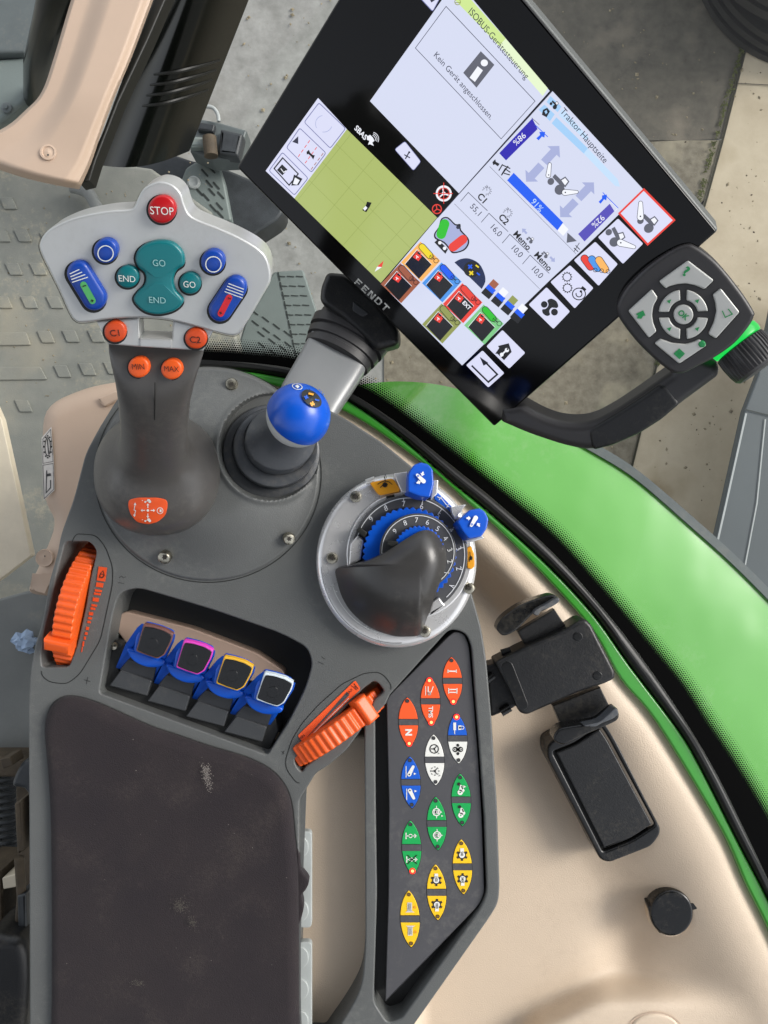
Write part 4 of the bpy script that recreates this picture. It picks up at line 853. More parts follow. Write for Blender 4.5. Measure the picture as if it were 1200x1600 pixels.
def onball(px, py, lift=0.0003):
    r = ray(px, py); oc = CAM - bc; a_ = r.dot(r); b_ = 2 * r.dot(oc); c_ = oc.dot(oc) - (br + lift) ** 2; D = b_ * b_ - 4 * a_ * c_
    if D < 0: D = 0
    return CAM + r * ((-b_ - math.sqrt(D)) / (2 * a_))
def bpoly(q, pts, m, lift): q.add([onball(x, y, lift) for x, y in pts] + [onball(sum(p[0] for p in pts) / len(pts), sum(p[1] for p in pts) / len(pts), lift)], [(i, (i + 1) % len(pts), len(pts)) for i in range(len(pts))], m)
q = B(); bpoly(q, [(487 + (17 * math.cos(a)) * 0.9 + 3 * math.sin(a), 622.5 + 13.5 * math.sin(a) + 4 * math.cos(a)) for a in [k * math.pi / 12 for k in range(24)]], m_gask, 0.0010)
bpoly(q, sq(486, 615.5, 8, 3, 14), m_amber, 0.0014); bpoly(q, sq(488, 631, 7.5, 2.8, 14), m_amber, 0.0014); bpoly(q, sq(488, 631, 2.8, 7.5, 14), m_amber, 0.0014)
bpoly(q, sq(478.5, 620.5, 7, 2.4, 14), m_blue, 0.0014); bpoly(q, sq(478.5, 620.5, 2.4, 7, 14), m_blue, 0.0014); bpoly(q, sq(495.5, 625, 7, 2.4, 14), m_blue, 0.0014)
for k in range(24):
    a0, a1 = k * math.pi / 12, (k + 1) * math.pi / 12; f = lambda a, r: (464.5 + r * 1.25 * math.cos(a), 604 + r * 0.72 * math.sin(a) + r * .2 * math.cos(a))
    bpoly(q, [f(a0, 6.6), f(a1, 6.6), f(a1, 5.6), f(a0, 5.6)], m_white, 0.0003)
bpoly(q, [(461, 603), (465, 601), (468, 604), (465, 607)], m_white, 0.0003)
for x, y in ((499, 609), (502, 612), (505, 616), (481, 608), (484, 607)): bpoly(q, sq(x, y, 3, 1, 40), m_eb, 0.0003)
q.build('thumb_pad', bl, smooth=0)

# ================================================================ HITCH DIAL
t = thing('hitch_dial', 'round silver hitch control dial with numbered blue wheels', 'dial', at(620, 880, 0))
b = B(Z(0)); b.prism(circ(619.5, 877, 126.5, 137, 96), m_silver2, -0.001, 0.011, r=0.0045, seg=6); b.prism(circ(640, 868, 99, 101, 80), m_silver2, 0.010, 0.0125, r=0.001); b.build('silver_ring', t)
DZ = Z(0)
b = B(DZ); b.prism(circ(640, 867, 91, 94, 72), m_dial, 0.011, 0.0145, r=0.0006); face = b.build('outer_face', t)
q = B(DZ); q.ring(640, 867, 86, 1.3, m_led_line, 0.0149, ry=89, a0=155, a1=408, n=90)
outer = [('9', 580, 811), ('8', 603, 794), ('7', 631, 787), ('6', 659, 791), ('5', 685, 805), ('4', 705, 828), ('3', 717, 857), ('2', 717, 888), ('1', 706, 915)]
for s_, x, y in outer:
    a = math.degrees(math.atan2(x - 640, -(y - 867))); q.text(s_, x, y, 9, m_led_line, 0.0149, ang=a * 0.75)
    r_ = math.radians(a - 90); q.line([(640 + 79 * math.cos(r_), 867 + 82 * math.sin(r_)), (640 + 86 * math.cos(r_), 867 + 89 * math.sin(r_))], 1.1, m_led_line, 0.015)
q.build('numbers', face, smooth=0)
def ribbed(b, cx, cy, r0, r1, n, z0, z1, m):
    pts = []
    for i in range(n * 4):
        a = 2 * math.pi * i / (n * 4); k = (0, 0.6, 1, 0.6)[i % 4]; pts.append((cx + (r1 + k * (r0 - r1)) * math.cos(a), cy + (r1 + k * (r0 - r1)) * math.sin(a)))
    b.prism(pts, m, z0, z1, r=0.0005, seg=2)
b = B(DZ); ribbed(b, 640, 866, 74, 70, 44, 0.0145, 0.0205, m_blue); b.build('blue_wheel', t, smooth=25)
b = B(DZ); b.prism(circ(653, 862, 60, 60, 64), m_dial, 0.02, 0.0245, r=0.0006); face2 = b.build('inner_face', t)
q = B(DZ); q.ring(653, 862, 56.5, 1.1, m_led_line, 0.0249, a0=165, a1=415, n=70)
for s_, x, y in [('9', 617, 830), ('8', 633, 817), ('7', 651, 812.5), ('6', 668, 816), ('5', 684, 826), ('4', 696, 841), ('3', 703, 859), ('2', 703, 877), ('1', 698, 895)]:
    a = math.degrees(math.atan2(x - 653, -(y - 862))); q.text(s_, x, y, 8.5, m_led_line, 0.0249, ang=a * 0.75)
q.build('numbers', face2, smooth=0)
b = B(DZ); ribbed(b, 655, 861, 40, 37, 34, 0.0245, 0.030, m_blue); b.build('blue_wheel', t, smooth=25)
b = B(DZ); b.prism([(556, 828), (562, 824), (574, 832), (570, 840)], m_gask, 0.0145, 0.021, r=0.0005); b.prism([(604, 845), (622, 846), (622, 856), (606, 852)], m_gask, 0.0245, 0.031, r=0.0005); b.build('pointer', t)
b = B(DZ); b.prism(rnd(z2p([(290, 560), (335, 510), (370, 540), (350, 660), (280, 690)], 3.75, 470, 700), 3, 2), m_silver2, 0.011, 0.0175, r=0.001); b.build('end_stop', t); b = B(DZ); b.prism(rnd(z2p([(770, 905), (810, 875), (848, 925), (745, 985)], 3.75, 470, 700), 2, 2), m_silver2, 0.011, 0.017, r=0.001); b.build('end_stop', t)
hump = spl(z2p([(205, 712), (280, 693), (350, 675), (420, 650), (490, 615), (560, 570), (630, 525), (700, 487), (755, 483), (810, 515), (842, 570), (855, 640), (842, 720), (815, 790), (785, 870), (758, 950), (735, 1010), (700, 1092), (620, 1105), (530, 1098), (400, 1048), (300, 965), (245, 880), (215, 790)], 3.75, 470, 700), 4)
pk = Vector((655, 882))
def hz(f, q_):
    d = math.hypot(q_[0] - 625, q_[1] - 880); low = sstep(60, 115, d)      # how far out on the flat rim
    base = 0.0125 + 0.022 * (1 - low) * 0.9
    return base + (0.039 - base) * (1 - f ** (2.8)) 
b = B(); nh = len(hump)
def hf(u, v):
    k = u * nh; i = int(k) % nh; a = Vector(hump[i]).lerp(Vector(hump[(i + 1) % nh]), k - int(k)); p = pk.lerp(a, v)
    z = hz(v, a); return at(p.x, p.y, z)
b.grid(hf, nh, 28, m_hump)
vs = []
for i in range(nh): vs.append(hf(i / nh, 1.0))
for i in range(nh): p_ = hf(i / nh, 1.0); vs.append(Vector((p_.x, p_.y, 0.011)))
b.add(vs, [(i, i + nh, (i + 1) % nh + nh, (i + 1) % nh) for i in range(nh)], m_hump); b.build('palm_cover', t, smooth=60)
b = B(DZ); b.ring(619.5, 877, 106, 1.2, m_whitep, 0.0118, ry=116, a0=88, a1=168, n=50); b.ring(619.5, 877, 118, 0.8, m_ledoff, 0.0113, ry=128, a0=86, a1=176, n=50); b.build('step_line', t)
for x, y in ((556, 776), (519, 872), (733, 919), (664, 987)): screw(t, x, y, 0.0115, 9, ang=x)
b = B(DZ)
b.prism(rnd(z2p([(405, 208), (415, 200), (530, 178), (545, 185), (582, 240), (578, 256), (465, 278), (448, 268)], 3.75, 470, 700), 2, 2), m_amber, 0.011, 0.0135, r=0.0005); l1 = b.build('amber_label', t)
q = B(DZ); q.poly(circ(601.5, 757.5, 4, 4, 14), m_ink, 0.014); q.line([(590, 757), (594, 754), (601, 751), (608, 753), (613, 757)], 1.2, m_ink, 0.014); q.line([(602, 753), (601, 745)], 1.2, m_ink, 0.014); q.line([(594, 762), (598, 758), (606, 757)], 1.4, m_ink, 0.014); q.build('legend', l1, smooth=0)
b = B(DZ); b.prism(rnd(z2p([(972, 585), (1000, 573), (1016, 620), (1020, 690), (1005, 712), (975, 705)], 3.75, 470, 700), 2, 2), m_amber, 0.011, 0.0135, r=0.0005); l1 = b.build('amber_label', t)
q = B(DZ); q.line([(734, 862), (735, 870), (733, 878)], 1.4, m_ink, 0.014); q.poly(circ(736, 872, 2.4, 3.4, 12), m_ink, 0.014); q.build('legend', l1, smooth=0)
b = B(DZ); b.prism(rnd(z2p([(785, 262), (800, 258), (890, 348), (890, 385), (870, 375), (780, 300)], 3.75, 470, 700), 2, 2), m_eb, 0.011, 0.0135, r=0.0005); l1 = b.build('blue_label', t)
q = B(DZ); q.line([(683, 776), (690, 779), (697, 788), (704, 794)], 1.1, m_ew, 0.014); q.line([(686, 781), (690, 776)], 1.1, m_ew, 0.014); q.line([(698, 793), (701, 787)], 1.1, m_ew, 0.014); q.build('legend', l1, smooth=0)
b = B(DZ); b.prism(rnd(z2p([(375, 185), (430, 165), (430, 180), (380, 203)], 3.75, 470, 700), 1, 1), m_silver, 0.0105, 0.0125, r=0.0003)
b.poly(sq(610, 775.5, 13, 4, -12), m_gask, 0.0128); b.line([(600, 747), (602, 741), (604, 747)], 0.8, m_ink, 0.0118)
b.build('index_mark', t)
def flag(px, bx, ic, ang, lab):
    q = B(DZ); q.prism(bx[0], m_silver2, 0.010, 0.024, r=0.0006); q.prism(bx[1], m_silver2, 0.010, 0.024, r=0.0006); q.build('flag_bracket', t)
    q = B(Fr(at(*ic, 0.030), (0.1, 0.12, 0.98))); q.prism(px, m_blue, -0.014, 0, r=0.0009, seg=3); fl = q.build('blue_flag', t); tag(fl, lab)
    q = B(Fr(at(*ic, 0.030), (0.1, 0.12, 0.98))); x, y = ic
    q.shape([(a * 1.0, b_) for a, b_ in ((p[0], p[1]) for p in caps((-6, 0), (6, 0), 2.0, 6, r2=3.0))], x, y, 1.15, m_ew, 0.0012, ang=ang)
    q.ring(x - 5 * math.cos(math.radians(ang)), y - 5 * math.sin(math.radians(ang)), 1.2, 0.8, m_eb, 0.0014)
    for sgn in (-1, 1):
        cx, cy = x + sgn * 9 * math.cos(math.radians(ang)) + 3 * sgn, y + sgn * 9 * math.sin(math.radians(ang)) - 5; q.shape([(-2, -1), (0, -1), (0, -3), (3.4, 0.4), (0, 3.6), (0, 1.6), (-2, 1.6), (-3.4, 0.4)], x + sgn * 7 * math.sin(math.radians(ang)) * 1.0 - sgn * 2, y - sgn * 11 * math.cos(math.radians(ang)) * 0.9, 1.1, m_ew, 0.0012, ang=ang + 60 * sgn)
    q.build('legend', fl, smooth=0)
Zp = lambda L: z2p(L, 3.75, 470, 700)
flag(rnd(Zp([(628, 170), (635, 140), (660, 100), (700, 82), (745, 92), (775, 125), (780, 210), (758, 290), (690, 280), (628, 255)]), 3, 3), [Zp([(545, 150), (622, 138), (628, 262), (590, 258)]), Zp([(775, 190), (806, 188), (800, 270), (762, 300)])], (657, 747), 45, 'upper blue flag tab')
flag(rnd(Zp([(918, 432), (950, 398), (990, 362), (1050, 352), (1080, 372), (1102, 415), (1092, 470), (1060, 518), (985, 532), (950, 490)]), 3, 3), [Zp([(880, 345), (970, 330), (905, 418), (890, 390)]), Zp([(965, 540), (1062, 512), (1075, 528), (975, 562)])], (740, 815), -60, 'lower blue flag tab')

# ================================================================ SWITCH PANEL
t = thing('switch_panel', 'flat grey panel of coloured oval push buttons beside the armrest', 'switch panel', at(680, 1280, -0.015))
b = B(Z(0)); PAN = rnd([(604, 1096), (609, 1086), (701, 994), (712, 986), (726, 991), (733, 1010), (739, 1080), (747, 1180), (753, 1280), (757, 1396), (749, 1414), (602, 1566), (607, 1400), (608, 1260)], [2, 4, 6, 8, 8, 10, 4, 4, 4, 16, 14, 3, 4, 4], 4)
b.prism(PAN, m_panel, -0.014, -0.0025, r=0.0006); b.build('panel_face', t)
b = B(Z(0)); pu_ = b.loc(PANH, 0); b.prism(offs(pu_, -0.0025), m_cons_d, -0.022, -0.0145, uv=True); tag(b.build('panel_frame_floor', arm), None)
PH = -0.0025
def tool(q, x, y, up):
    q.line([(x - 7, y - 8), (x - 7, y + 10)], 1.1, m_ew, h2)
    a = ((x - 2, y + 5), (x + 4, y - 7)) if up else ((x - 2, y - 5), (x + 4, y + 7))
    q.poly(caps(*a, 3.2, 8, r2=2.2), m_ew, h2); q.poly(circ(a[0][0], a[0][1], 1.3, 1.3, 8), m_ink, h2 + 1e-4)
    q.shape([(-2, -2), (2, -2), (0, 2)], x + 7, y + 4 if up else y - 4, 1.0, m_ew, h2, ang=90)
def tract(q, x, y, a_):
    q.poly(circ(x - 1, y + 6, 4.2, 4.2, 14), m_ew, h2); q.poly(circ(x - 1, y + 6, 1.2, 1.2, 8), m_eg, h2 + 1e-4); q.poly([(x - 3, y + 3), (x - 1, y - 6), (x + 2, y - 5), (x + 6, y + 3), (x + 4, y + 6)], m_ew, h2); q.poly(circ(x - 3, y - 7, 2.6, 2.6, 12), m_ink, h2 + 1e-4); q.line([(x + 1, y - 4), (x + 3, y + 1)], 2, m_ew, h2)
    if a_: q.shape([(-2, -2), (2, -2), (0, 2)], x + 6, y - 3, 1.0, m_ew, h2, ang=90)
def lockc(q, x, y, a_):
    q.ring(x, y, 5.6, 1.6, m_ew, h2); q.poly(sq(x, y, 7.5, 6), m_ew, h2); q.poly(sq(x - 0.5, y, 4, 4.6), m_ink, h2 + 1e-4); q.poly(sq(x, y, 1.2, 3), m_ew, h2 + 2e-4)
    for dx, dy in ((0, -8.5), (0, 8.5)): q.line([(x + dx, y + dy * 0.75), (x + dx, y + dy * 1.15)], 1.1, m_ew, h2)
    q.shape([(-1.6, -1.6), (1.6, -1.6), (0, 1.6)], x + 7.5, y, 1, m_ew, h2, ang=90)
    if a_: q.shape([(-1.6, -1.6), (1.6, -1.6), (0, 1.6)], x + 9, y + 6, 1, m_ew, h2, ang=90)
def gear(q, x, y, up, s_):
    for a in range(30, 390, 60): q.poly(sq(x + 7 * math.cos(math.radians(a)), y + 7 * math.sin(math.radians(a)), 4, 3.6, a), m_screwd, h2)
    q.poly(circ(x, y, 6.4, 6.4, 20), m_screwd, h2 + 5e-5); q.poly(circ(x, y, 4.6, 4.6, 18), m_ew, h2 + 1e-4); q.poly(sq(x, y + (-6 if up else 6), 5.6, 9), m_ew, h2 + 1.5e-4); q.text(s_, x, y + (-2 if up else 2), 4.2, m_ink, h2 + 2e-4, ang=90, sx=0.8, bold=0.02)
def pto(q, x, y, up):
    q.poly(sq(x, y, 7.5, 13), m_stick, h2); q.poly(sq(x, y, 5, 11), m_white, h2 + 1e-4)
    for d in (-1.6, 0, 1.6): q.line([(x + d, y - 5), (x + d, y + 5)], 0.6, m_gy_, h2 + 2e-4)
    q.poly([(x - 7, y + 9), (x - 3, y + 6), (x + 3, y + 6), (x + 8, y + 9)] if up else [(x - 7, y - 9), (x - 3, y - 6), (x + 3, y - 6), (x + 8, y - 9)], m_stick, h2); q.poly(circ(x + 8, y + 1, 2.2, 2.2, 10), m_amber, h2)
m_gy_ = m_ledoff; h2 = PH + 0.0006
def cruise(q, x, y): q.line([(x - 7, y - 7), (x - 7, y + 7)], 1, m_ew, h2); q.line([(x - 3, y - 7), (x - 3, y + 5), (x, y + 6), (x + 5, y - 7)], 1.4, m_ew, h2); q.ring(x - 1, y + 4, 2.2, 1.1, m_ew, h2)
def wheelic(q, x, y, sol):
    if sol: q.ring(x, y, 6.6, 1.5, m_ink, h2)
    else:
        for a in range(0, 360, 45): q.poly(sq(x + 6.4 * math.cos(math.radians(a)), y + 6.4 * math.sin(math.radians(a)), 2.4, 1.2, a + 90), m_ledoff, h2)
    q.poly(circ(x, y, 1.8, 1.8, 10), m_ink, h2)
    for a in (180, -50, 60): q.line([(x, y), (x + 5.6 * math.cos(math.radians(a)), y + 5.6 * math.sin(math.radians(a)))], 1.3, m_ink, h2 + 5e-5)
    q.text('A', x + 7, y + 7, 3.2, m_ledoff, h2, ang=90)
def cyl(q, x, y): q.poly(sq(x - 4, y - 2, 4.2, 12), m_ew, h2); q.line([(x - 4, y + 4), (x - 4, y + 10)], 1.2, m_ew, h2); q.poly(sq(x + 4, y, 5, 7), m_ew, h2); q.ring(x + 8, y, 2.4, 1, m_ew, h2); q.poly(sq(x + 4, y, 2, 3), m_ink, h2 + 1e-4)
def quadh(q, x, y):
    for dx, dy in ((0, -6.5), (0, 6.5)): q.poly(circ(x + dx, y + dy, 2.4, 2.4, 12), m_ink, h2)
    q.poly(circ(x - 4, y, 4.2, 4.2, 16), m_ink, h2); q.poly(circ(x + 4, y, 4.2, 4.2, 16), m_ink, h2); q.poly(sq(x, y, 5, 4), m_ink, h2); q.ring(x - 5, y, 1.6, 0.7, m_ew, h2 + 1e-4); q.ring(x + 5, y, 1.6, 0.7, m_ew, h2 + 1e-4)
def drv(q, x, y, cross):
    q.line([(x - 8, y - 5), (x - 8, y + 5)], 1.6, m_ew, h2); q.line([(x - 8, y), (x - 3, y)], 1.6, m_ew, h2); q.ring(x - 1, y, 2.6, 1.2, m_ew, h2); q.line([(x + 1, y), (x + 8, y), (x + 5, y - 3)], 1.2, m_ew, h2); q.line([(x + 5, y + 3), (x + 8, y)], 1.2, m_ew, h2)
    if cross: q.line([(x - 7, y - 7), (x + 8, y + 7)], 1.4, m_ink, h2 + 1e-4); q.line([(x - 7, y + 7), (x + 8, y - 7)], 1.4, m_ink, h2 + 1.2e-4)
BT = [(707, 1064, m_eo, m_eo, (0, 1), lambda q, x, y: [q.line([(x - 6.5, y + 1), (x + 6.5, y + 1)], 2, m_ew, h2)] + [q.line([(x + d, y - 1.5), (x + d, y + 3.5)], 1.4, m_ew, h2) for d in (-6.5, 6.5)], lambda q, x, y: [q.line([(x - 6.5, y + d), (x + 6.5, y + d)], 1.6, m_ew, h2) for d in (-3, 1.5)] + [q.line([(x + d, y - 5), (x + d, y + 3.5)], 1.4, m_ew, h2) for d in (-6.5, 6.5)]),
      (672.5, 1096, m_eo, m_eo, (1, 1), cruise, lambda q, x, y: q.text('TMS', x, y, 7, m_ew, h2, ang=90, bold=0.02)),
      (638, 1128.5, m_eo, m_eo, (0, 1), None, lambda q, x, y: q.text('N', x, y - 1, 10, m_ew, h2, ang=90, bold=0.05)),
      (715, 1154, m_eb, m_ew, (1, 0), cyl, quadh), (679, 1187.5, m_ew, m_ew, (0, 0), lambda q, x, y: wheelic(q, x, y, 1), lambda q, x, y: wheelic(q, x, y, 0)),
      (642, 1222.6, m_eb, m_eb, (0, 0), lambda q, x, y: tool(q, x, y, 1), lambda q, x, y: tool(q, x, y, 0)),
      (720.6, 1250, m_eg, m_eg, (0, 0), lambda q, x, y: tract(q, x, y, 1), lambda q, x, y: tract(q, x, y, 0)),
      (682.5, 1287, m_eg, m_eg, (0, 0), lambda q, x, y: lockc(q, x, y, 1), lambda q, x, y: lockc(q, x, y, 0)),
      (643, 1324.6, m_eg, m_eg, (0, 1), lambda q, x, y: drv(q, x, y, 0), lambda q, x, y: drv(q, x, y, 1)),
      (722.5, 1354.7, m_ey, m_ey, (0, 0), lambda q, x, y: gear(q, x, y, 1, '540'), lambda q, x, y: gear(q, x, y, 0, '540E')),
      (682.3, 1394.5, m_ey, m_ey, (0, 0), lambda q, x, y: gear(q, x, y, 1, '1000'), lambda q, x, y: gear(q, x, y, 0, '1000')),
      (640.6, 1436, m_ey, m_ey, (0, 0), lambda q, x, y: pto(q, x, y, 1), lambda q, x, y: pto(q, x, y, 0))]
NM = ['orange button marked with one and two bars', 'orange button marked TMS with both lamps lit', 'orange button marked N', 'blue and white button with red lamp', 'white button with steering wheels', 'blue button with lift arms', 'green button with tractors', 'green button with locks in circles', 'green button with crossed symbol and lit lamp', 'yellow button with 540 gears', 'yellow button with 1000 gears', 'yellow button with shaft symbols']
for i, (x, y, ma, mb, led, fa, fb) in enumerate(BT):
    hh = 37 + (y - 1064) * 7 / 372; hw = 15.0; lean = 0.045
    def eye(sx, sy, lo=-1, hi=1, n=10):
        L_ = []; R2 = []
        for k in range(n + 1):
            v = lo + (hi - lo) * k / n; w = hw * sx * max(0.0, (1 - abs(v) ** 2.1)) ** 0.78; 
            if abs(v) > 0.999: w = 0.6
            cxv = x + v * hh * lean; R2.append((cxv + w, y + v * hh * sy)); L_.append((cxv - w, y + v * hh * sy))
        return R2 + L_[::-1]
    q = B(Z(0)); q.prism(eye(1.05, 1.02, n=24), m_ink, PH - 0.001, PH + 0.00012); q.prism(eye(1, 1, -1, -0.13), ma, PH - 0.001, PH + 0.0004, r=0.0002, seg=1); q.prism(eye(1, 1, 0.13, 1), mb, PH - 0.001, PH + 0.0004, r=0.0002, seg=1); q.prism(eye(1, 1, -0.115, 0.115, 3), m_panel, PH - 0.001, PH + 0.0003)
    bt = q.build('push_button', t, smooth=0); tag(bt, NM[i])
    q = B(Z(0))
    if fa: fa(q, x - 0.5, y - 0.44 * hh)
    if fb: fb(q, x + 0.5, y + 0.44 * hh)
    if q.v: q.build('symbol', bt, smooth=0)
    for s_, on in ((-1, led[0]), (1, led[1])):
        cx, cy = x + s_ * hh * 0.86 * lean, y + s_ * hh * 0.87; q = B(Z(0))
        if on:
            q.poly(circ(cx, cy, 4.8, 4.8, 20), m_led, h2); q.poly(circ(cx, cy, 2.4, 2.4, 14), m_ledc, h2 + 2e-4)  # outer red disc widened to stand in for the lamp's halo
        else: q.poly(circ(cx, cy, 2.9, 2.9, 18), m_ledy if ma is m_ey else m_ledoff, h2); q.ring(cx, cy, 2.7, 0.6, m_ink, h2 + 1e-4, n=18)
        q.build('lamp', bt, smooth=0)

# ================================================================ MONITOR
PA, PB, PC, PD = (370, 262), (772, 667), (1120, 362), (650, -202)
D_A = 0.42; kd = (1.0, 1.1071132, 0.883123, 0.7760098)
C3 = [CAM + ray(*p) * D_A * k for p, k in zip((PA, PB, PC, PD), kd)]
e1 = (C3[1] - C3[0]).normalized(); nM = e1.cross(C3[3] - C3[0]).normalized()
MF = Fr((C3[0] + C3[1] + C3[2] + C3[3]) / 4, nM, e1)
t = thing('tractor_terminal', 'large tilted touchscreen monitor in glossy black frame', 'monitor', C3[1] - nM * 0.03)
b = B(MF); b.prism(rnd([PA, PB, PC, PD], 4, 4), m_black, -0.004, 0, r=0.0012, seg=4); b.build('bezel', t)
b = B(MF); cu = [MF.uv(*p, 0) for p in rnd([PA, PB, PC, PD], 4, 4)]
if area(cu) < 0: cu = cu[::-1]
b.prism(offs(cu, -0.0008), m_bord, -0.016, -0.0026, r=0.0015, uv=True); b.prism(offs(cu, 0.012), m_keyp, -0.026, -0.0155, r=0.003, uv=True); b.build('metal_edge', t)
S = 0.00012
def lv(i): return 0.0001 + i * S
def P2(pts, s_, ox, oy): return [(x / s_ + ox, y / s_ + oy) for x, y in pts]
z2 = lambda *p: P2(p, 3, 360, 0); z3 = lambda *p: P2(p, 3, 700, 100); z4 = lambda *p: P2(p, 3, 400, 300); z5 = lambda *p: P2(p, 4, 560, 0); z6 = lambda *p: P2(p, 4, 560, 300)
def mid(pts): return (sum(p[0] for p in pts) / len(pts), sum(p[1] for p in pts) / len(pts))
# map view
b = B(MF); b.poly([(542, 202), (683, 340), (595, 442), (460, 310)], s_map, lv(0))
bl = lambda A_, B_, C_, D_, u, v: (A_[0] * (1 - u) * (1 - v) + B_[0] * u * (1 - v) + C_[0] * u * v + D_[0] * (1 - u) * v, A_[1] * (1 - u) * (1 - v) + B_[1] * u * (1 - v) + C_[1] * u * v + D_[1] * (1 - u) * v)
Q = [(542, 202), (683, 340), (595, 442), (460, 310)]
for u in (0.0, 0.26, 0.53, 0.80): b.line([bl(*Q, u + 0.05, 0), bl(*Q, min(1, u + 0.03), 1)], 0.55, s_grid, lv(1))
for v in (0.21, 0.47, 0.73): b.line([bl(*Q, 0, v), bl(*Q, 1, v)], 0.55, s_grid, lv(1))
b.poly(z2((618, 985), (640, 955), (655, 965), (637, 995)), s_ink2, lv(2)); b.poly(z2((640, 945), (662, 950), (652, 972), (636, 960)), s_ink2, lv(2)); b.poly(z2((622, 978), (634, 965), (642, 975), (630, 988)), s_white, lv(3))
b.poly(z4((598, 322), (590, 352), (568, 350)), s_red, lv(2)); b.poly(z4((590, 352), (556, 374), (568, 350)), s_white, lv(2)); b.build('map_view', t, smooth=0)
# tile column at the lower left of the display
b = B(MF); b.poly([(415, 267), (497, 153), (542, 202), (460, 310)], s_tile, lv(0))
def tile(b, q, m=s_tile, w=1.1, mb=None, in_=0.0):
    o = rnd(q, 3, 2); b.poly(o, m, lv(1)); b.line(o, w, mb or s_bd, lv(2), True)
for q in (z2((415, 482), (540, 602), (468, 695), (346, 573)), z2((325, 600), (448, 717), (380, 808), (263, 692)), z2((244, 714), (364, 835), (300, 915), (181, 800))): tile(b, q)
b.ring(*z2((438, 580))[0], 13, 0.8, s_ar, lv(3), a0=20, a1=100); b.ring(*z2((438, 580))[0], 13, 0.8, s_ar, lv(3), a0=150, a1=260)
b.poly(z2((290, 665), (318, 638), (318, 675)), s_ink, lv(3))
for s0, e0 in (((372, 658), (318, 735)), ((405, 690), (350, 765)), ((435, 718), (378, 795))):
    a, c = z2(s0, e0)
    for k in (0, 0.28, 0.56, 0.84):
        f = lambda tt: (a[0] + (c[0] - a[0]) * tt, a[1] + (c[1] - a[1]) * tt); b.line([f(k), f(min(1, k + 0.17))], 1.0, s_red if s0 != (435, 718) else s_bro, lv(3))
b.poly(z2((357, 712), (368, 702), (374, 716), (385, 726), (396, 728), (388, 748), (380, 735), (366, 722), (358, 724)), s_ink2, lv(3))
b.line(z2((245, 740), (205, 790), (275, 868), (318, 815)), 1.8, s_ink2, lv(3), True); b.poly(z2((242, 770), (268, 795), (244, 822), (218, 797)), s_ink2, lv(3)); b.poly(z2((298, 818), (338, 838), (320, 868), (285, 870)), s_ink2, lv(4)); b.poly(z2((303, 832), (325, 845), (312, 866), (293, 862)), s_white, lv(5)); b.line(z2((236, 790), (250, 808), (262, 800)), 1.2, s_white, lv(4)); b.build('menu_tile', t, smooth=0)
# info window
b = B(MF); b.poly([(578, 158), (673, 25), (700, -14), (728, -14), (859, 142), (717, 302)], s_bg, lv(0))
b.poly([(707, -4), (733, -4), (790, 60), (780, 72)], s_gr, lv(1)); b.poly([(780, 72), (790, 60), (856, 138), (848, 150)], s_gr2, lv(1))
b.line([(697, 10), (836, 158), (783, 217), (649, 75)], 0.9, s_ink, lv(1), True)
b.poly(z5((765, 320), (850, 405), (738, 548), (655, 455)), s_gy, lv(1)); b.poly(circ(*z5((787, 393))[0], 5.6, 5.4, 20), s_white, lv(2)); b.poly(z5((746, 414), (778, 440), (728, 512), (695, 485)), s_white, lv(2))
b.text('Kein Gerät angeschlossen.', *mid(z5((450, 330), (862, 755))), 9.3, s_ink, lv(2), ang=None, sx=1.0)
b.text('ISOBUS-Gerätesteuerung', *mid(z5((680, 70), (1072, 490))), 10.5, s_ink, lv(2), ang=None, sx=0.95)
tile(b, [(652, -8), (668, -30), (690, -8), (676, 18)]); b.poly([(670, -4), (676, -8), (680, 0), (674, 4)], s_ink, lv(3)); b.ring(715, 3, 4.5, 1, s_olv, lv(3)); b.line([(711, 4), (719, 4)], 1, s_olv, lv(3)); b.build('info_window', t, smooth=0)
# status strip
b = B(MF); b.text('SBAS', *z2((612, 622))[0], 8.6, s_white, lv(1), ang=None, bold=0.02, sx=0.95)
b.poly(z2((640, 640), (655, 632), (668, 645), (675, 660), (665, 668), (672, 684), (655, 676), (645, 678), (652, 660), (640, 655)), s_white, lv(1))
for k in (6, 8.5, 11): b.ring(*z2((662, 652))[0], k, 0.8, s_white, lv(1), a0=-75, a1=25, n=10)
tile(b, z2((818, 662), (893, 757), (858, 800), (770, 700)), s_tile, 0.8); b.line(z2((835, 718), (820, 745)), 1.8, s_ink, lv(3)); b.line(z2((815, 725), (842, 740)), 1.6, s_ink, lv(3)); b.poly(circ(*z2((838, 714))[0], 1.8, 1.8, 8), s_ink, lv(3))
cx, cy = z2((1000, 907))[0]; b.ring(cx, cy, 11, 3, s_white, lv(1)); b.poly(circ(cx, cy, 3, 3, 12), s_white, lv(1))
for a in (20, 140, 260): b.line([(cx, cy), (cx + 10 * math.cos(math.radians(a)), cy + 10 * math.sin(math.radians(a)))], 2, s_white, lv(1))
b.ring(cx, cy, 8.5, 1, s_red, lv(3)); b.line([(cx - 16, cy), (cx + 14, cy)], 1.2, s_red, lv(4)); b.line([(cx, cy - 17), (cx, cy + 16)], 1.2, s_red, lv(5))
cx, cy = z2((968, 980))[0]; b.ring(cx, cy, 7, 1.6, s_red, lv(1))
for a in (20, 140, 260): b.line([(cx, cy), (cx + 7 * math.cos(math.radians(a)), cy + 7 * math.sin(math.radians(a)))], 1.5, s_red, lv(1))
b.build('status_strip', t, smooth=0)
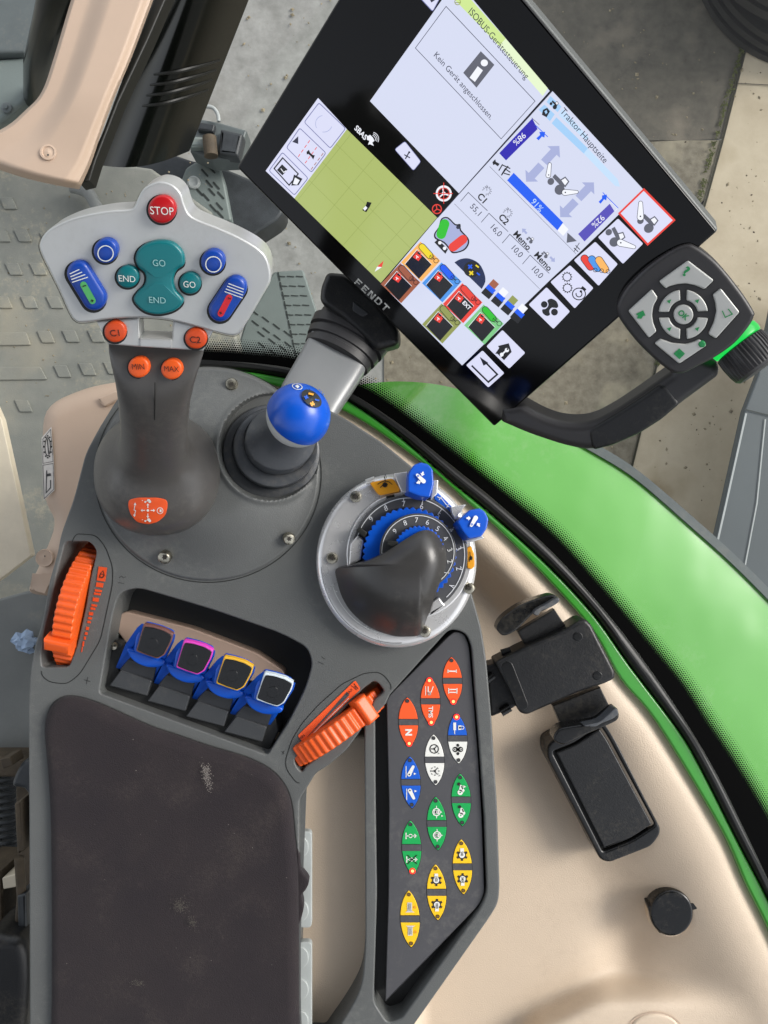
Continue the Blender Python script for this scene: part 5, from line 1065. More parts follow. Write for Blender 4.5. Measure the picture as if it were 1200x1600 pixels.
# tractor page
def tractor(b, x, y, k, m, L, fl=1, rot=0, cab=s_white, arms=0):
    P = lambda pts: [(a * fl, q) for a, q in pts]
    b.shape(P(circ(-5, -2, 4.6, 4.6, 18)), x, y, k, m, lv(L), ang=None, rot=rot); b.shape(P(circ(6, -3.4, 3.1, 3.1, 16)), x, y, k, m, lv(L), ang=None, rot=rot)
    b.shape(P([(-6, 1), (8, 0), (8.5, 3.5), (0, 4.4), (-6, 3.5)]), x, y, k, m, lv(L), ang=None, rot=rot); b.shape(P([(-7, 3), (-5.5, 9), (0.5, 9), (1.5, 3.5)]), x, y, k, m, lv(L), ang=None, rot=rot); b.shape(P([(-5.4, 4), (-4.6, 8), (-0.5, 8), (0.2, 4.3)]), x, y, k, cab, lv(L + 1), ang=None, rot=rot)
b = B(MF); b.poly([(863, 142), (1006, 297), (903, 397), (860, 437), (722, 571), (596, 444), (684, 340), (717, 303)], s_bg, lv(0))
b.line([(863, 142), (717, 303), (684, 340)], 1.3, s_ink, lv(1))
b.poly(z3((480, 150), (532, 200), (514, 226), (462, 178)), s_lb, lv(1)); b.poly(z3((452, 190), (500, 236), (478, 268), (425, 214)), s_lb, lv(1))
b.poly(z3((536, 206), (660, 345), (650, 362), (518, 240)), s_lb2, lv(1)); b.poly(z3((508, 250), (655, 395), (636, 420), (486, 278)), s_lb, lv(1)); b.poly(z3((655, 395), (795, 540), (806, 575), (784, 572), (636, 420)), s_lb2, lv(1))
tractor(b, *z3((497, 190))[0], 0.75, s_ink2, 2, fl=-1); b.poly(z3((445, 215), (465, 205), (478, 222), (462, 250), (440, 238)), s_ink2, lv(2)); b.poly(z3((452, 222), (462, 215), (466, 228), (458, 235)), s_lb, lv(3))
b.text('Traktor Hauptseite', *mid(z3((537, 232), (735, 447))), 10.4, s_ink, lv(3), ang=None, sx=1.0)
b.poly(z3((395, 255), (420, 305), (272, 452), (240, 418)), s_db, lv(2)); b.text('98%', *z3((335, 352))[0], 10, s_white, lv(3), ang=137, rot=0, bold=0.0)
b.line(z3((392, 252), (428, 285)), 0.7, s_ink, lv(2))
b.line(z3((408, 285), (468, 342)), 1.1, s_bb, lv(2)); b.poly(z3((428, 318), (455, 318), (452, 345), (440, 340), (425, 358), (414, 348), (432, 332)), s_bb, lv(3))
b.poly(z3((308, 510), (565, 775), (540, 806), (513, 780), (277, 545)), s_white, lv(1)); b.poly(z3((308, 510), (540, 743), (513, 780), (277, 545)), s_bb, lv(2)); b.text('91%', *z3((418, 662))[0], 9.8, s_lb2, lv(3), ang=None)
b.poly(z3((758, 655), (780, 690), (640, 832), (610, 797)), s_pu, lv(2)); b.text('92%', *z3((704, 738))[0], 10, s_white, lv(3), ang=137); b.line(z3((725, 602), (798, 676)), 1.1, s_bb, lv(2)); b.poly(z3((722, 616), (745, 612), (742, 640), (732, 634), (715, 655), (706, 646), (722, 630)), s_bb, lv(3)); b.line(z3((758, 655), (768, 650), (795, 678), (782, 690)), 0.6, s_white, lv(3))
def darrow(c1, c2):
    a, c = z3(c1, c2); dx, dy = c[0] - a[0], c[1] - a[1]; L = math.hypot(dx, dy); ux, uy = dx / L, dy / L; nx, ny = -uy, ux; W1, W2, hd = 6.4, 13.5, 13
    for s0, s1 in ((0, 0.46), (1, 0.54)):
        p0 = (a[0] + dx * s0, a[1] + dy * s0); p1 = (a[0] + dx * s1, a[1] + dy * s1); sg = 1 if s0 == 0 else -1; h0 = (p0[0] + ux * hd * sg, p0[1] + uy * hd * sg)
        b.poly([p0, (h0[0] + nx * W2, h0[1] + ny * W2), (h0[0] + nx * W1, h0[1] + ny * W1), (p1[0] + nx * W1, p1[1] + ny * W1), (p1[0] - nx * W1, p1[1] - ny * W1), (h0[0] - nx * W1, h0[1] - ny * W1), (h0[0] - nx * W2, h0[1] - ny * W2)], s_ar, lv(1))
darrow((522, 384), (366, 552)); darrow((684, 555), (526, 718))
tractor(b, *z3((515, 562))[0], 1.75, s_gy, 2, fl=-1, rot=2); b.poly(caps(*z3((477, 470), (470, 522)), 3.0, 8, r2=4.2), s_ink2, lv(4)); b.poly(caps(*z3((477, 470), (470, 522)), 2.2, 8, r2=3.4), s_white, lv(5)); b.poly(caps(*z3((548, 602), (604, 600)), 5.2, 8, r2=2.8), s_ink2, lv(4)); b.poly(caps(*z3((548, 602), (604, 600)), 4.4, 8, r2=2), s_white, lv(5)); b.poly(circ(*z3((550, 602))[0], 1.2, 1.2, 8), s_ink2, lv(6)); b.poly(circ(*z3((472, 520))[0], 1.1, 1.1, 8), s_ink2, lv(6))
b.poly(z3((208, 460), (222, 446), (224, 458), (242, 468), (234, 480), (220, 470), (212, 474)), s_ink2, lv(2))
for d in ((0, 0), (14, 18)): b.line(z3((256 + d[0], 470 + d[1]), (238 + d[0], 500 + d[1])), 1.8, s_ink2, lv(2)); b.line(z3((252 + d[0], 484 + d[1] - 12), (292, 490 + d[1])), 1.6, s_ink2, lv(3))
b.line(z3((282, 478), (250, 522)), 1.8, s_ink2, lv(2)); b.line(z3((262, 512), (290, 520)), 1.6, s_ink2, lv(3))
b.poly(z3((560, 790), (604, 830), (556, 838)), s_gy, lv(2)); b.line(z3((598, 850), (618, 870)), 1.3, s_ink2, lv(2)); b.line(z3((590, 862), (610, 880)), 1.3, s_ink2, lv(2)); b.line(z3((616, 838), (590, 880)), 1.0, s_ink2, lv(3))
b.line(z3((195, 480), (600, 890)), 0.6, s_gy, lv(1)); b.line(z3((30, 655), (430, 1055)), 0.6, s_gy, lv(1))
for (x, y), s_ in (((160, 628), 'C1'), ((262, 728), 'C2')): b.text(s_, *z3((x, y))[0], 10.4, s_ink2, lv(2), ang=None, bold=0.025); 
for x, y in ((182, 594), (280, 698)):
    q = z3((x, y))[0]
    for a in range(0, 300, 30): b.line([(q[0] + 6.2 * math.cos(math.radians(a + 190)), q[1] + 6.2 * math.sin(math.radians(a + 190))), (q[0] + 7.6 * math.cos(math.radians(a + 190)), q[1] + 7.6 * math.sin(math.radians(a + 190)))], 1.2, s_gy, lv(2))
    b.ring(q[0], q[1], 5.2, 0.7, s_gy, lv(2), a0=190, a1=470); b.line([(q[0], q[1]), (q[0], q[1] - 9)], 0.8, s_gy, lv(3))
for (x, y), s_ in (((129, 684), '55,1'), ((226, 782), '16,0'), ((324, 880), '10,0'), ((419, 978), '10,0')):
    b.text(s_, *z3((x, y))[0], 9.6, s_ink, lv(2), ang=None); b.line(z3((x - 70, y - 40), (x - 34, y - 82), (x + 56, y + 4)), 0.9, s_ink, lv(2)); 
for x, y in ((349, 828), (447, 926)): b.text('Memo', *z3((x, y))[0], 10, s_ink2, lv(2), ang=None, bold=0.02)
tractor(b, *z3((385, 824))[0], 0.62, s_gy, 2, fl=-1); tractor(b, *z3((455, 893))[0], 0.62, s_gy, 2, fl=-1)
b.shape([(-5, 0), (0, 4), (0, 1.5), (5, 1.5), (5, -1.5), (0, -1.5), (0, -4)], *z3((358, 783))[0], 1.1, s_ar, lv(2), ang=None, rot=0); b.shape([(5, 0), (0, 4), (0, 1.5), (-5, 1.5), (-5, -1.5), (0, -1.5), (0, -4)], *z3((490, 916))[0], 1.1, s_ar, lv(2), ang=None, rot=0)
# joystick symbol
b.poly(spl(z4((868, 125), (900, 118), (935, 150), (958, 150), (962, 178), (995, 215), (998, 245), (975, 275), (925, 288), (905, 270), (880, 240), (840, 220), (835, 195), (855, 165)), 3), s_ink2, lv(1)); b.poly(spl(z4((872, 130), (898, 124), (932, 156), (952, 158), (956, 182), (988, 217), (991, 243), (970, 270), (928, 281), (910, 264), (884, 234), (846, 215), (842, 195), (860, 167)), 3), s_ar, lv(2))
b.poly(caps(*z4((884, 150), (868, 198)), 7.5, 8), s_vg, lv(3)); b.poly(caps(*z4((970, 222), (924, 258)), 7, 8), s_red, lv(3)); b.poly(circ(*z4((947, 165))[0], 3, 3, 12), s_ink, lv(3)); b.poly(z4((836, 236), (852, 222), (900, 268), (888, 290)), s_ink2, lv(3)); b.poly(circ(*z4((862, 238))[0], 2.8, 2.8, 10), s_white, lv(4)); b.poly(circ(*z4((884, 264))[0], 2.8, 2.8, 10), s_white, lv(4))
b.poly(spl(z4((930, 330), (960, 314), (1000, 312), (1045, 335), (1070, 380), (1075, 420), (1058, 455)), 3, False), s_navy, lv(1)); b.poly(circ(*z4((1012, 362))[0], 13, 12.5, 24), s_ink2, lv(2))
for (x, y), m_, pl in (((1004, 350), s_bb, 1), ((1037, 348), s_yel, 0), ((1009, 380), s_yel, 1), ((1042, 384), s_bb, 0)):
    q = z4((x, y))[0]; b.poly(sq(*q, 8 if pl else 6, 2.4, 38 if not pl else 42), m_, lv(3))
    if pl: b.poly(sq(*q, 2.4, 8, 42), m_, lv(3))
for k, m_ in enumerate((s_bro, s_white, s_olv, s_white)):
    x, y = 1115 + 45 * k, 432 + 38 * k; q = z4((x, y))[0]; b.poly(sq(q[0], q[1], 12, 11, 42), m_, lv(3)); b.poly(sq(q[0] - 5, q[1] + 7.5, 15, 8, 42), s_bb, lv(2)); b.poly(sq(q[0] - 10, q[1] + 14, 16, 12, 40), s_ink2, lv(1))
b.build('tractor_page', t, smooth=0)
# six hydraulic tiles
def hyd(b, c, mc, body, ext=False):
    x, y = c; R = lambda pts: z6(*[(x + a, y + q) for a, q in pts])
    b.poly(R([(0, -125), (125, -5), (5, 125), (-122, 5)]), mc, lv(1)); b.poly(R([(-20, -72), (70, 18), (-10, 108), (-96, 16)]), s_ink2, lv(2)); b.line(R([(-98, 16), (-22, -75), (72, 19)]), 0.7, s_white, lv(3))
    a = R([(10, -92), (58, -38)]); b.poly(caps(*a, 5.6, 6), s_ink2, lv(3)); b.poly(caps(*a, 4.6, 6), body, lv(4)); b.ring(*R([(70, -28)])[0], 3.4, 0.9, s_ink2, lv(4)); b.ring(*R([(97, -6)])[0], 3.6, 0.9, s_ink2, lv(4)); b.line(R([(58, -38), (90, -12)]), 1, s_ink2, lv(4))
    q = R([(-20, -30)])[0]; b.poly(sq(q[0], q[1], 11, 9, 35), s_red, lv(3)); b.ring(q[0] + 2.2, q[1] - 5, 3.4, 1.3, s_red, lv(3)); b.line([(q[0] - 2, q[1] - 2), (q[0] + 2, q[1] + 1)], 1.3, s_white, lv(4)); b.line([(q[0], q[1] - 0.5), (q[0] - 1.5, q[1] + 2.5)], 1.3, s_white, lv(4))
    if ext: b.text('EXT', *R([(28, 14)])[0], 6.2, s_white, lv(4), ang=None, bold=0.03)
b = B(MF)
for c, m_, bd, ex in (((388, 435), s_org, s_yel, 0), ((262, 570), s_bro, s_bro, 0), ((520, 565), s_blu, s_bb, 0), ((650, 695), s_red, s_red, 1), ((520, 822), s_olv, s_olv, 0), ((783, 828), s_grn, s_vg, 0)): hyd(b, c, m_, bd, ex)
b.build('hydraulic_tile', t, smooth=0)
# menu tiles along the right and bottom of the display
def mt(q, f): 
    b = B(MF); o = rnd(q, 2, 2); b.poly(o, s_tile, lv(1)); f(b); return b.build('menu_tile', t, smooth=0)
def f1(b):
    b.line(z3((918, 588), (1060, 732), (936, 846), (803, 700)), 3.2, s_red, lv(2), True); tractor(b, *z3((934, 745))[0], 1.65, s_gy, 2, fl=-1); b.poly(caps(*z3((903, 652), (902, 718)), 3.6, 8, r2=5.6), s_ink2, lv(4)); b.poly(caps(*z3((903, 652), (902, 718)), 2.8, 8, r2=4.8), s_white, lv(5)); b.poly(circ(*z3((902, 714))[0], 1.3, 1.3, 8), s_ink2, lv(6))
def f2(b): tractor(b, *z3((780, 808))[0], 1.65, s_gy, 2, fl=-1, rot=18); b.poly(caps(*z3((808, 838), (872, 858)), 6, 8, r2=3.2), s_ink2, lv(4)); b.poly(caps(*z3((808, 838), (872, 858)), 5.2, 8, r2=2.4), s_white, lv(5)); b.poly(circ(*z3((810, 838))[0], 1.3, 1.3, 8), s_ink2, lv(6))
def f3(b):
    for k, m_ in enumerate((s_red, s_blu, s_org)):
        a = z3((640 + 34 * k, 912 + 4 * k), (668 + 34 * k, 950 + 6 * k)); b.poly(caps(*a, 6.4, 8), s_ink2, lv(2 + k)); b.poly(caps(*a, 5.4, 8), m_, lv(3 + k)); b.ring(*z3((690 + 30 * k, 966 + 3 * k))[0], 3, 0.9, s_ink2, lv(6))
def f4(b):
    for x, y in ((558, 998), (560, 1050)): b.ring(*z3((x, y))[0], 6.2, 1.2, s_ink2, lv(2)); 
    for x, y in ((558, 998), (560, 1050)):
        q = z3((x, y))[0]
        for a in range(0, 360, 30): b.poly(sq(q[0] + 7.4 * math.cos(math.radians(a)), q[1] + 7.4 * math.sin(math.radians(a)), 1.5, 1.5, a), s_ink2, lv(2))
    q = z3((614, 1078))[0]; b.poly(circ(*q, 11, 10, 20), s_ink2, lv(2)); b.poly(circ(*q, 9.4, 8.4, 20), s_tile, lv(3)); b.ring(*q, 4.6, 1.6, s_ink2, lv(4), a0=-60, a1=200); b.poly(sq(q[0] + 7, q[1] - 8, 8, 5, 40), s_ink2, lv(2)); b.poly(circ(q[0] + 3, q[1] - 4, 2, 2, 8), s_ink2, lv(4))
def f5(b):
    x, y = z3((478, 1136))[0]; b.poly(circ(x - 9, y - 3, 5.2, 5.2, 16), s_ink2, lv(2)); b.poly(circ(x + 7, y + 9, 5.4, 5.4, 16), s_ink2, lv(2)); b.poly(spl([(x - 4, y - 9), (x + 2, y - 12), (x + 10, y - 8), (x + 13, y), (x + 9, y + 3), (x + 3, y + 2), (x - 1, y + 7), (x, y + 13), (x - 5, y + 15), (x - 11, y + 11), (x - 12, y + 5), (x - 7, y + 4), (x - 3, y - 1)], 3), s_ink2, lv(2)); b.ring(x - 9, y - 3, 6, 1.1, s_tile, lv(3)); b.ring(x + 7, y + 9, 6.2, 1.1, s_tile, lv(3))
mt(z3((918, 588), (1060, 732), (936, 846), (803, 700)), f1); mt(z3((797, 724), (915, 842), (820, 937), (703, 812)), f2); mt(z3((690, 833), (796, 938), (706, 1040), (590, 920)), f3); mt(z3((572, 943), (682, 1050), (594, 1146), (480, 1022)), f4); mt(z3((462, 1046), (572, 1160), (494, 1242), (378, 1128)), f5)
def f6(b):
    b.poly(z6((940, 945), (958, 1000), (950, 1008), (910, 1052), (870, 1012), (855, 1010), (880, 975), (872, 962)), s_ink2, lv(2)); b.line(z6((930, 985), (900, 1012), (890, 1030)), 2.4, s_white, lv(3)); b.poly(circ(*z6((928, 988))[0], 3.4, 3.4, 10), s_white, lv(3)); b.poly(circ(*z6((932, 982))[0], 1.5, 1.5, 8), s_ink2, lv(4)); b.poly(circ(*z6((896, 1016))[0], 3.0, 3.0, 10), s_white, lv(3))
def f7(b): b.line(z6((708, 1085), (812, 1188), (868, 1140), (790, 1060)), 2.8, s_ink2, lv(2)); b.poly(z6((758, 1030), (812, 1068), (782, 1086)), s_ink2, lv(3))
mt(z6((900, 862), (1043, 1005), (942, 1104), (800, 965)), f6); mt(z6((776, 990), (912, 1132), (812, 1222), (673, 1082)), f7)
# maker's lettering
b = B(MF); lx, ly = mid(z4((468, 425), (612, 545))); 
def lt(ch, k):
    st = z4((480, 420), (618, 545)); a, c = z4((478, 424))[0], z4((606, 541))[0]; x = a[0] + (c[0] - a[0]) * k / 4; y = a[1] + (c[1] - a[1]) * k / 4
    S_ = {'F': [[(-3, -5), (-1, -5), (-1, 5), (-3, 5)], [(-1, 5), (4, 5), (4, 3), (-1, 3)], [(-1, 1), (3, 1), (3, -1), (-1, -1)]], 'E': [[(-3, -5), (-1, -5), (-1, 5), (-3, 5)], [(-1, 5), (4, 5), (4, 3), (-1, 3)], [(-1, 1), (3, 1), (3, -1), (-1, -1)], [(-1, -3), (4, -3), (4, -5), (-1, -5)]], 'N': [[(-4, -5), (-2, -5), (-2, 5), (-4, 5)], [(2, -5), (4, -5), (4, 5), (2, 5)], [(-2, 5), (-1, 5), (2, -3), (2, -5), (1, -5), (-2, 3)]], 'D': [[(-4, -5), (-2, -5), (-2, 5), (-4, 5)], [(-2, 5), (2, 5), (4, 3), (4, -3), (2, -5), (-2, -5), (-2, -3), (1.4, -3), (2, -2), (2, 2), (1.4, 3), (-2, 3)]], 'T': [[(-4, 5), (4, 5), (4, 3), (-4, 3)], [(-1, 3), (1, 3), (1, -5), (-1, -5)]]}[ch]
    for p in S_: b.shape([(u * 1.25, v) for u, v in p], x, y, 1.05, m_key, lv(0), ang=None)
for k, ch in enumerate('FENDT'): lt(ch, k)
for v in (-3.9, -1.9, 0.1, 2.1): b.shape([(-50, v), (50, v), (50, v + 0.45), (-50, v + 0.45)], lx, ly, 0.95, m_black, lv(1), ang=None)
b.build('lettering', t, smooth=0)
# support arm
b = B(); pth = [at(452, 690, -0.022), at(486, 622, -0.028), at(512, 580, -0.036), at(541, 530, -0.046)]
b.tube(pth, [46 * sc(-0.022), 49 * sc(-0.028), 50.5 * sc(-0.036), 52 * sc(-0.046)], m_armm, 48, flat=0.42, sup=4.0); b.build('support_arm', t, recalc=True, smooth=60)
ax_ = (at(556, 505, -0.048) - at(520, 565, -0.037)).normalized(); cc = at(541, 532, -0.045); k = sc(-0.045)
b = B(); prof = [(-0.014, 49), (-0.0135, 52), (-0.010, 54), (-0.0095, 51), (-0.008, 51.5), (-0.0075, 56), (-0.003, 58), (-0.0025, 54), (-0.001, 54), (-0.0005, 60), (0.006, 62), (0.0065, 57), (0.016, 55)]
secs = []; xx = ax_.cross(Vector((0, 0, 1))).normalized(); yy = xx.cross(ax_).normalized()
for d, r in prof: secs.append([cc + ax_ * d + (xx * math.cos(2 * math.pi * i / 40) + yy * 0.62 * math.sin(2 * math.pi * i / 40)) * r * k * 1.04 for i in range(40)])
b.sections(secs, m_keyp); b.build('collar', t, recalc=True)
b = B(Fr(at(560, 480, -0.028), nM * 0.3 + Vector((0, 0, 1)))); b.prism(rnd(z4((330, 372), (302, 440), (296, 500), (312, 528), (400, 590), (510, 690), (560, 745), (668, 715), (668, 640), (560, 500), (420, 380)), 8, 4), m_blackp, -0.028, 0, r=0.004, seg=4); b.prism(rnd(z4((455, 510), (490, 540), (530, 570), (500, 586), (452, 556)), 3, 2), m_cap, -0.001, 0.0008, r=0.0005); b.build('tilt_joint', t)

# ================================================================ KEYPAD WITH GRAB HANDLE
nK = (nM * 0.85 + Vector((0, 0, 0.25))).normalized(); KF = Fr(at(1065, 490, 0.042), nK, e1)
t = thing('control_keypad', 'black keypad with silver keys and curved grab handle beside the monitor', 'keypad', at(1065, 490, 0.02))
zk = lambda *p: P2(p, 2.727, 760, 350)
KO = spl(zk((556, 372), (566, 330), (600, 272), (680, 190), (780, 118), (848, 88), (895, 96), (985, 165), (1080, 280), (1140, 372), (1142, 398), (1120, 440), (1060, 510), (980, 568), (900, 610), (830, 640), (770, 622), (660, 525), (580, 425)), 4)
b = B(KF); b.prism(KO, m_keyp, -0.016, 0, r=0.0022, seg=5); b.build('keypad_body', t)
HO_ = rnd(zk((800, 560), (900, 560), (985, 590), (996, 622), (992, 655), (832, 772), (745, 840), (650, 900), (540, 950), (440, 974), (330, 952), (180, 902), (60, 850), (60, 790), (148, 770), (240, 822), (310, 848), (380, 856), (430, 852), (480, 838), (560, 795), (650, 735), (792, 636)), [8, 8, 10, 10, 10, 20, 20, 20, 20, 20, 20, 20, 4, 4, 10, 14, 14, 14, 14, 14, 14, 10, 6], 4)
b = B(Fr(at(930, 640, -0.010), nK)); b.prism(HO_, m_keyp, -0.018, 0, r=0.0055, seg=7); b.build('grab_handle', t)
b = B(Fr(at(930, 640, -0.010), nK)); gpts = rnd(zk((742, 684), (770, 692), (828, 768), (745, 838), (650, 898), (540, 946), (460, 966), (445, 950), (434, 895), (440, 876), (500, 842), (570, 800), (660, 742)), 7, 4); b.prism(gpts, m_blackp, -0.004, 0.0006, r=0.0024, seg=4)
gp = b.build('rubber_grip', t)
def key(pts, name, f=None):
    q = B(KF); u = q.loc(pts, 0.0001); q.prism(offs(u, -0.00035), m_gask, -0.001, 0.00015, uv=True); q.prism(pts, m_key, -0.001, 0.0016, r=0.0007, seg=3); o = q.build(name, t)
    if f: q = B(KF); f(q); q.build('legend', o, smooth=0)
kh = 0.0019
kc = (840, 387)
def arc(r, a0, a1, n=10): return [(kc[0] + r * math.cos(math.radians(a0 + (a1 - a0) * i / n)), kc[1] + r * math.sin(math.radians(a0 + (a1 - a0) * i / n))) for i in range(n + 1)]
KT = rnd(zk((735, 246), (860, 156), (970, 240), (930, 279), (890, 262), (850, 254), (810, 258), (775, 268), (765, 276)), 3, 3); KR = rnd(zk((1000, 275), (1080, 376), (978, 490), (946, 470), (970, 420), (980, 375), (976, 335), (965, 303)), 3, 3)
KL = rnd(zk((604, 372), (706, 278), (731, 314), (712, 350), (706, 390), (712, 425), (726, 458), (692, 487)), 3, 3); KB = rnd(zk((716, 510), (742, 490), (790, 508), (850, 514), (890, 502), (908, 492), (940, 518), (822, 597)), 3, 3)
key(KT, 'help_key', lambda q: q.text('?', *zk((852, 202))[0], 15, m_kgreen, kh, ang=20, sx=1.3, bold=0.03))
key(KR, 'back_key', lambda q: q.line(zk((1005, 370), (1018, 398), (1048, 384), (1030, 362)), 1.6, m_kgreen, kh))
key(KL, 'home_key', lambda q: (q.poly(zk((636, 384), (668, 368), (678, 390), (668, 392), (660, 404), (642, 402), (646, 390)), m_kgreen, kh)))
key(KB, 'menu_key', lambda q: [q.poly(zk((822 + a, 534 + c), (843 + a - 2, 553 + c - 2), (822 + a, 571 + c), (803 + a, 553 + c))[0:4] if 0 else sq(*zk((822 + a, 553 + c))[0], 6.4, 6.4, 42), m_kgreen, kh) for a, c in ((0, -11), (0, 11), (-12, 0), (12, 0))])
for a0, a1, rot in ((186, 262, 0), (278, 352, 0), (8, 82, 0), (98, 172, 0)):
    pts = zk(*(arc(106, a0, a1) + arc(62, a1 - 4, a0 + 4))); am = math.radians((a0 + a1) / 2); x, y = zk((kc[0] + 84 * math.cos(am), kc[1] + 84 * math.sin(am)))[0]
    key(rnd(pts, 1, 1), 'arrow_key', lambda q, x=x, y=y: q.shape([(-2.6, -2), (2.6, -2), (0, 3)], x, y, 1.2, m_kgreen, kh, ang=45))
key(circ(*zk(kc)[0], 15.5, 15.5, 32), 'ok_key', lambda q: q.text('OK', *zk((840, 388))[0], 8.5, m_kgreen, kh, ang=40, bold=0.03))
b = B(KF); b.prism(circ(*zk((919, 513))[0], 6, 5.2, 20), m_kgreen, -0.001, 0.002, r=0.0006); b.build('indicator_lamp', t)
# encoder knob
p0 = at(*zk((1052, 490))[0], 0.026); axk = (at(*zk((1112, 560))[0], 0.028) - p0).normalized(); rk = 40 * sc(0.03)
b = B(); b.lathe(p0, axk, [(-0.012, rk * 0.6), (-0.006, rk * 0.86), (-0.0015, rk * 0.93), (-0.001, rk * 0.7)], m_keyp, 48); b.build('knob_base', t, recalc=True)
b = B(); b.lathe(p0, axk, [(-0.001, rk * 0.8), (-0.001, rk * 0.97), (0.002, rk * 1.0), (0.004, rk * 0.97), (0.004, rk * 0.8)], m_gglow, 48); b.build('glowing_ring', t, recalc=True)
b = B(); x = axk.orthogonal().normalized(); y = axk.cross(x); secs = []
for d, k_ in ((0.0045, 0.90), (0.0052, 0.99), (0.010, 1.02), (0.016, 1.0), (0.0195, 0.95), (0.021, 0.84), (0.0215, 0.6)):
    secs.append([p0 + axk * d + (x * math.cos(a) + y * math.sin(a)) * rk * (k_ - (0.04 if (i % 4 < 2 and 0.0046 < d < 0.0195) else 0)) for i, a in enumerate([2 * math.pi * i / 160 for i in range(160)])])
b.sections(secs, m_keyp); b.build('ribbed_knob', t, recalc=True, smooth=30)

# ================================================================ PHONE HOLDER, TRAY, SOCKET, PADS
zh = lambda *p: P2(p, 3.478, 740, 900)
t = thing('phone_holder', 'black clamp phone holder fixed to the edge of the armrest', 'phone holder', at(865, 1045, -0.03))
b = B(Z(-0.004)); b.prism(rnd(zh((115, 470), (270, 390), (500, 290), (580, 240), (610, 235), (640, 262), (772, 520), (770, 560), (720, 585), (560, 640), (290, 758), (250, 745), (230, 690), (130, 500)), [8, 4, 4, 8, 5, 8, 5, 8, 5, 8, 8, 6, 4, 8], 4), m_blackp, -0.018, 0, r=0.0022, seg=5)
b.prism(caps(*zh((185, 495), (265, 700)), 9, 8), m_blackg, -0.001, 0.0004, r=0.0004); b.build('clamp_body', t)
b = B(Z(-0.004)); 
for x, y in ((568, 330), (675, 542)): b.prism(circ(*zh((x, y))[0], 7.5, 7, 20), m_blackg, -0.001, 0.0005, r=0.0004)
b.build('cap_screw', t)
def jaw(arm_pts, jaw_pts, lip_pts, lab):
    q = B(Z(-0.012)); q.prism(zh(*arm_pts), m_blackp, -0.006, 0, r=0.001); o = q.build('jaw', t)
    q = B(Z(0.004)); q.prism(spl(zh(*jaw_pts), 4), m_blackg, -0.011, 0, r=0.0012, seg=4); q.build('jaw_pad', o)
    q = B(Z(0.009)); q.prism(spl(zh(*lip_pts), 4), m_boot, -0.008, 0, r=0.0006, seg=3); q.build('jaw_lip', o)
jaw([(238, 300), (440, 180), (510, 285), (285, 385)], [(128, 275), (160, 225), (250, 160), (370, 115), (430, 102), (460, 118), (462, 145), (380, 190), (330, 200), (240, 290), (170, 325), (135, 305)], [(325, 205), (345, 180), (400, 150), (455, 118), (465, 140), (420, 170), (370, 190), (350, 215)], '')
jaw([(430, 705), (690, 605), (755, 740), (480, 822)], [(436, 875), (470, 830), (560, 812), (680, 790), (770, 722), (790, 745), (785, 780), (740, 808), (600, 868), (500, 915), (450, 905)], [(600, 815), (680, 795), (730, 755), (770, 720), (788, 745), (760, 775), (700, 800), (660, 820)], '')
b = B(Z(-0.014)); b.prism(rnd(zh((60, 490), (110, 478), (190, 440), (240, 700), (215, 720), (95, 768), (80, 600)), 4, 3), m_blackp, -0.014, 0, r=0.0015); b.build('mount_arm', t)
b = B(); 
for p in (((62, 575), (110, 540)), ((150, 745), (200, 715)), ((150, 420), (200, 405))): q = zh(*p); b.tube([at(*q[0], -0.012), at(*q[1], -0.012)], 0.0022, m_blackg, 12)
b.build('clamp_bolt', t, recalc=True)
t = thing('storage_tray', 'long black lidded tray set in the beige side console', 'tray', at(945, 1240, -0.09))
b = B(Z(-0.056)); TO = rnd(zh((400, 915), (470, 870), (700, 770), (760, 860), (1018, 1370), (1012, 1410), (970, 1470), (740, 1560), (690, 1545), (400, 990)), [14, 8, 8, 14, 14, 10, 14, 14, 12, 14], 5); LID = rnd(zh((430, 955), (545, 910), (690, 815), (735, 880), (985, 1350), (975, 1365), (860, 1440), (705, 1500), (655, 1400)), [6, 8, 6, 10, 4, 6, 10, 4, 10], 4); u_ = b.loc(LID, 0); LX = offs(u_, -0.0012)
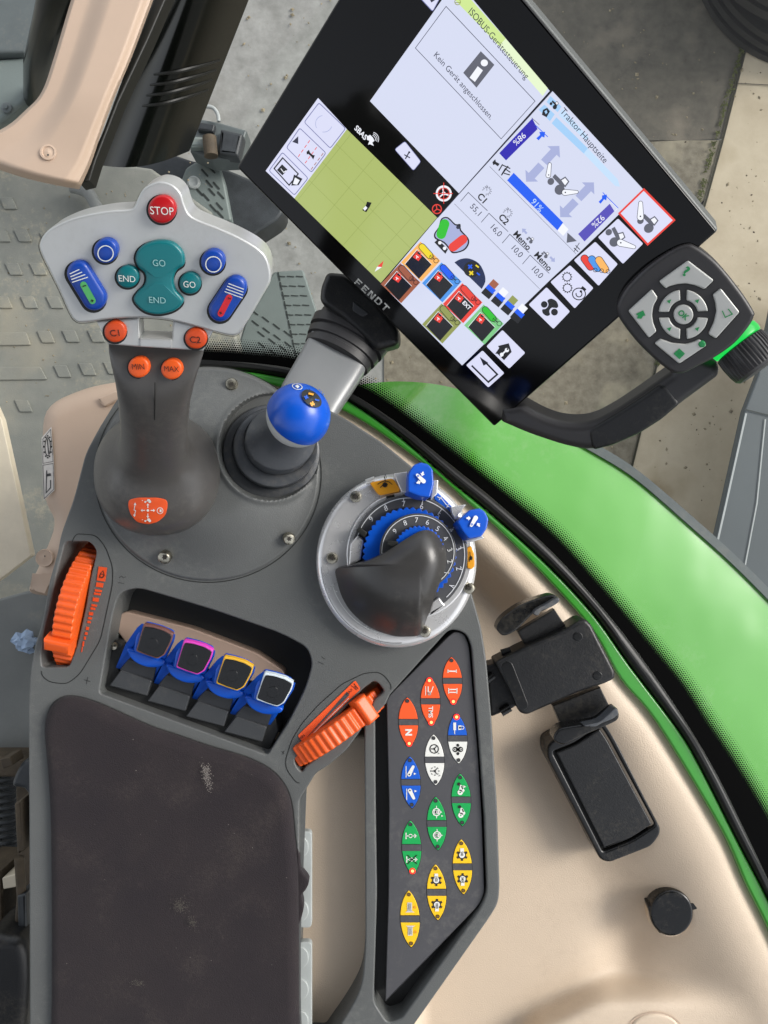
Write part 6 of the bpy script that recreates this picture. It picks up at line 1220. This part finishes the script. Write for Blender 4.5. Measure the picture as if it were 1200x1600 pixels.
b.plate(TO, [LID], m_blackg, -0.04, 0, r=0.0016, seg=5); b.prism(u_, m_gask, -0.012, -0.004, uv=True); b.build('tray_frame', t)
b = B(Z(-0.056)); b.prism(offs(u_, 0.0014), m_blackp, -0.0035, -0.0004, r=0.0012, seg=4, uv=True); b.build('tray_lid', t)
t = thing('socket_cap', 'round black socket cap with side tab on the beige side console', 'socket cap', at(1048, 1427, -0.078))
zc = lambda *p: P2(p, 2.727, 760, 1200)
CF = Fr(at(1048, 1427, -0.0585), (-0.12, 0.02, 0.99)); b = B(CF); b.prism(circ(*zc((790, 620))[0], 34, 36.5, 48), m_blackg, -0.02, 0, r=0.0018, seg=4)
b.build('cap_lid', t)
b = B(CF); b.prism(rnd(zc((688, 590), (720, 585), (755, 705), (738, 706), (705, 660)), 2, 2), m_blackp, -0.02, -0.001, r=0.0008); b.prism(rnd(zc((850, 580), (878, 575), (888, 560), (898, 563), (906, 600), (885, 606), (860, 610)), 2, 2), m_blackp, -0.006, -0.0008, r=0.0008); b.build('cap_tab', t)
b = B(CF); b.prism(circ(*zc((785, 622))[0], 35, 38, 48), m_beige, -0.03, -0.0035, r=0.0025, seg=4); b.build('socket_collar', t)
for y0, y1, lab in ((1299, 1450, 'pale grey rubber strip with round studs, upper one beside the pad'), (1472, 1660, 'pale grey rubber strip with round studs, lower one at the bottom edge')):
    t = thing('rubber_strip', lab, 'rubber strip', at(476, (y0 + y1) / 2, -0.01), 'pale grey studded rubber strips under the pad')
    b = B(Z(-0.006)); b.prism(rnd([(466.5, y0), (487, y0), (487, y1), (466.5, y1)], 7, 4), m_tray, -0.004, 0, r=0.0006); b.build('strip', t)
    b = B(Z(-0.006)); n = int((y1 - y0) / 47)
    for i in range(n + 1):
        cy = y0 + 25 + 50 * i
        if cy < y1 - 10: b.prism([(468, cy - 17)] + circ(468, cy, 14, 17, 18, -90, 90) , m_tray, -0.001, 0.0012, r=0.0005)
    b.build('stud', t)
for k_ in list(MATS):
    pass
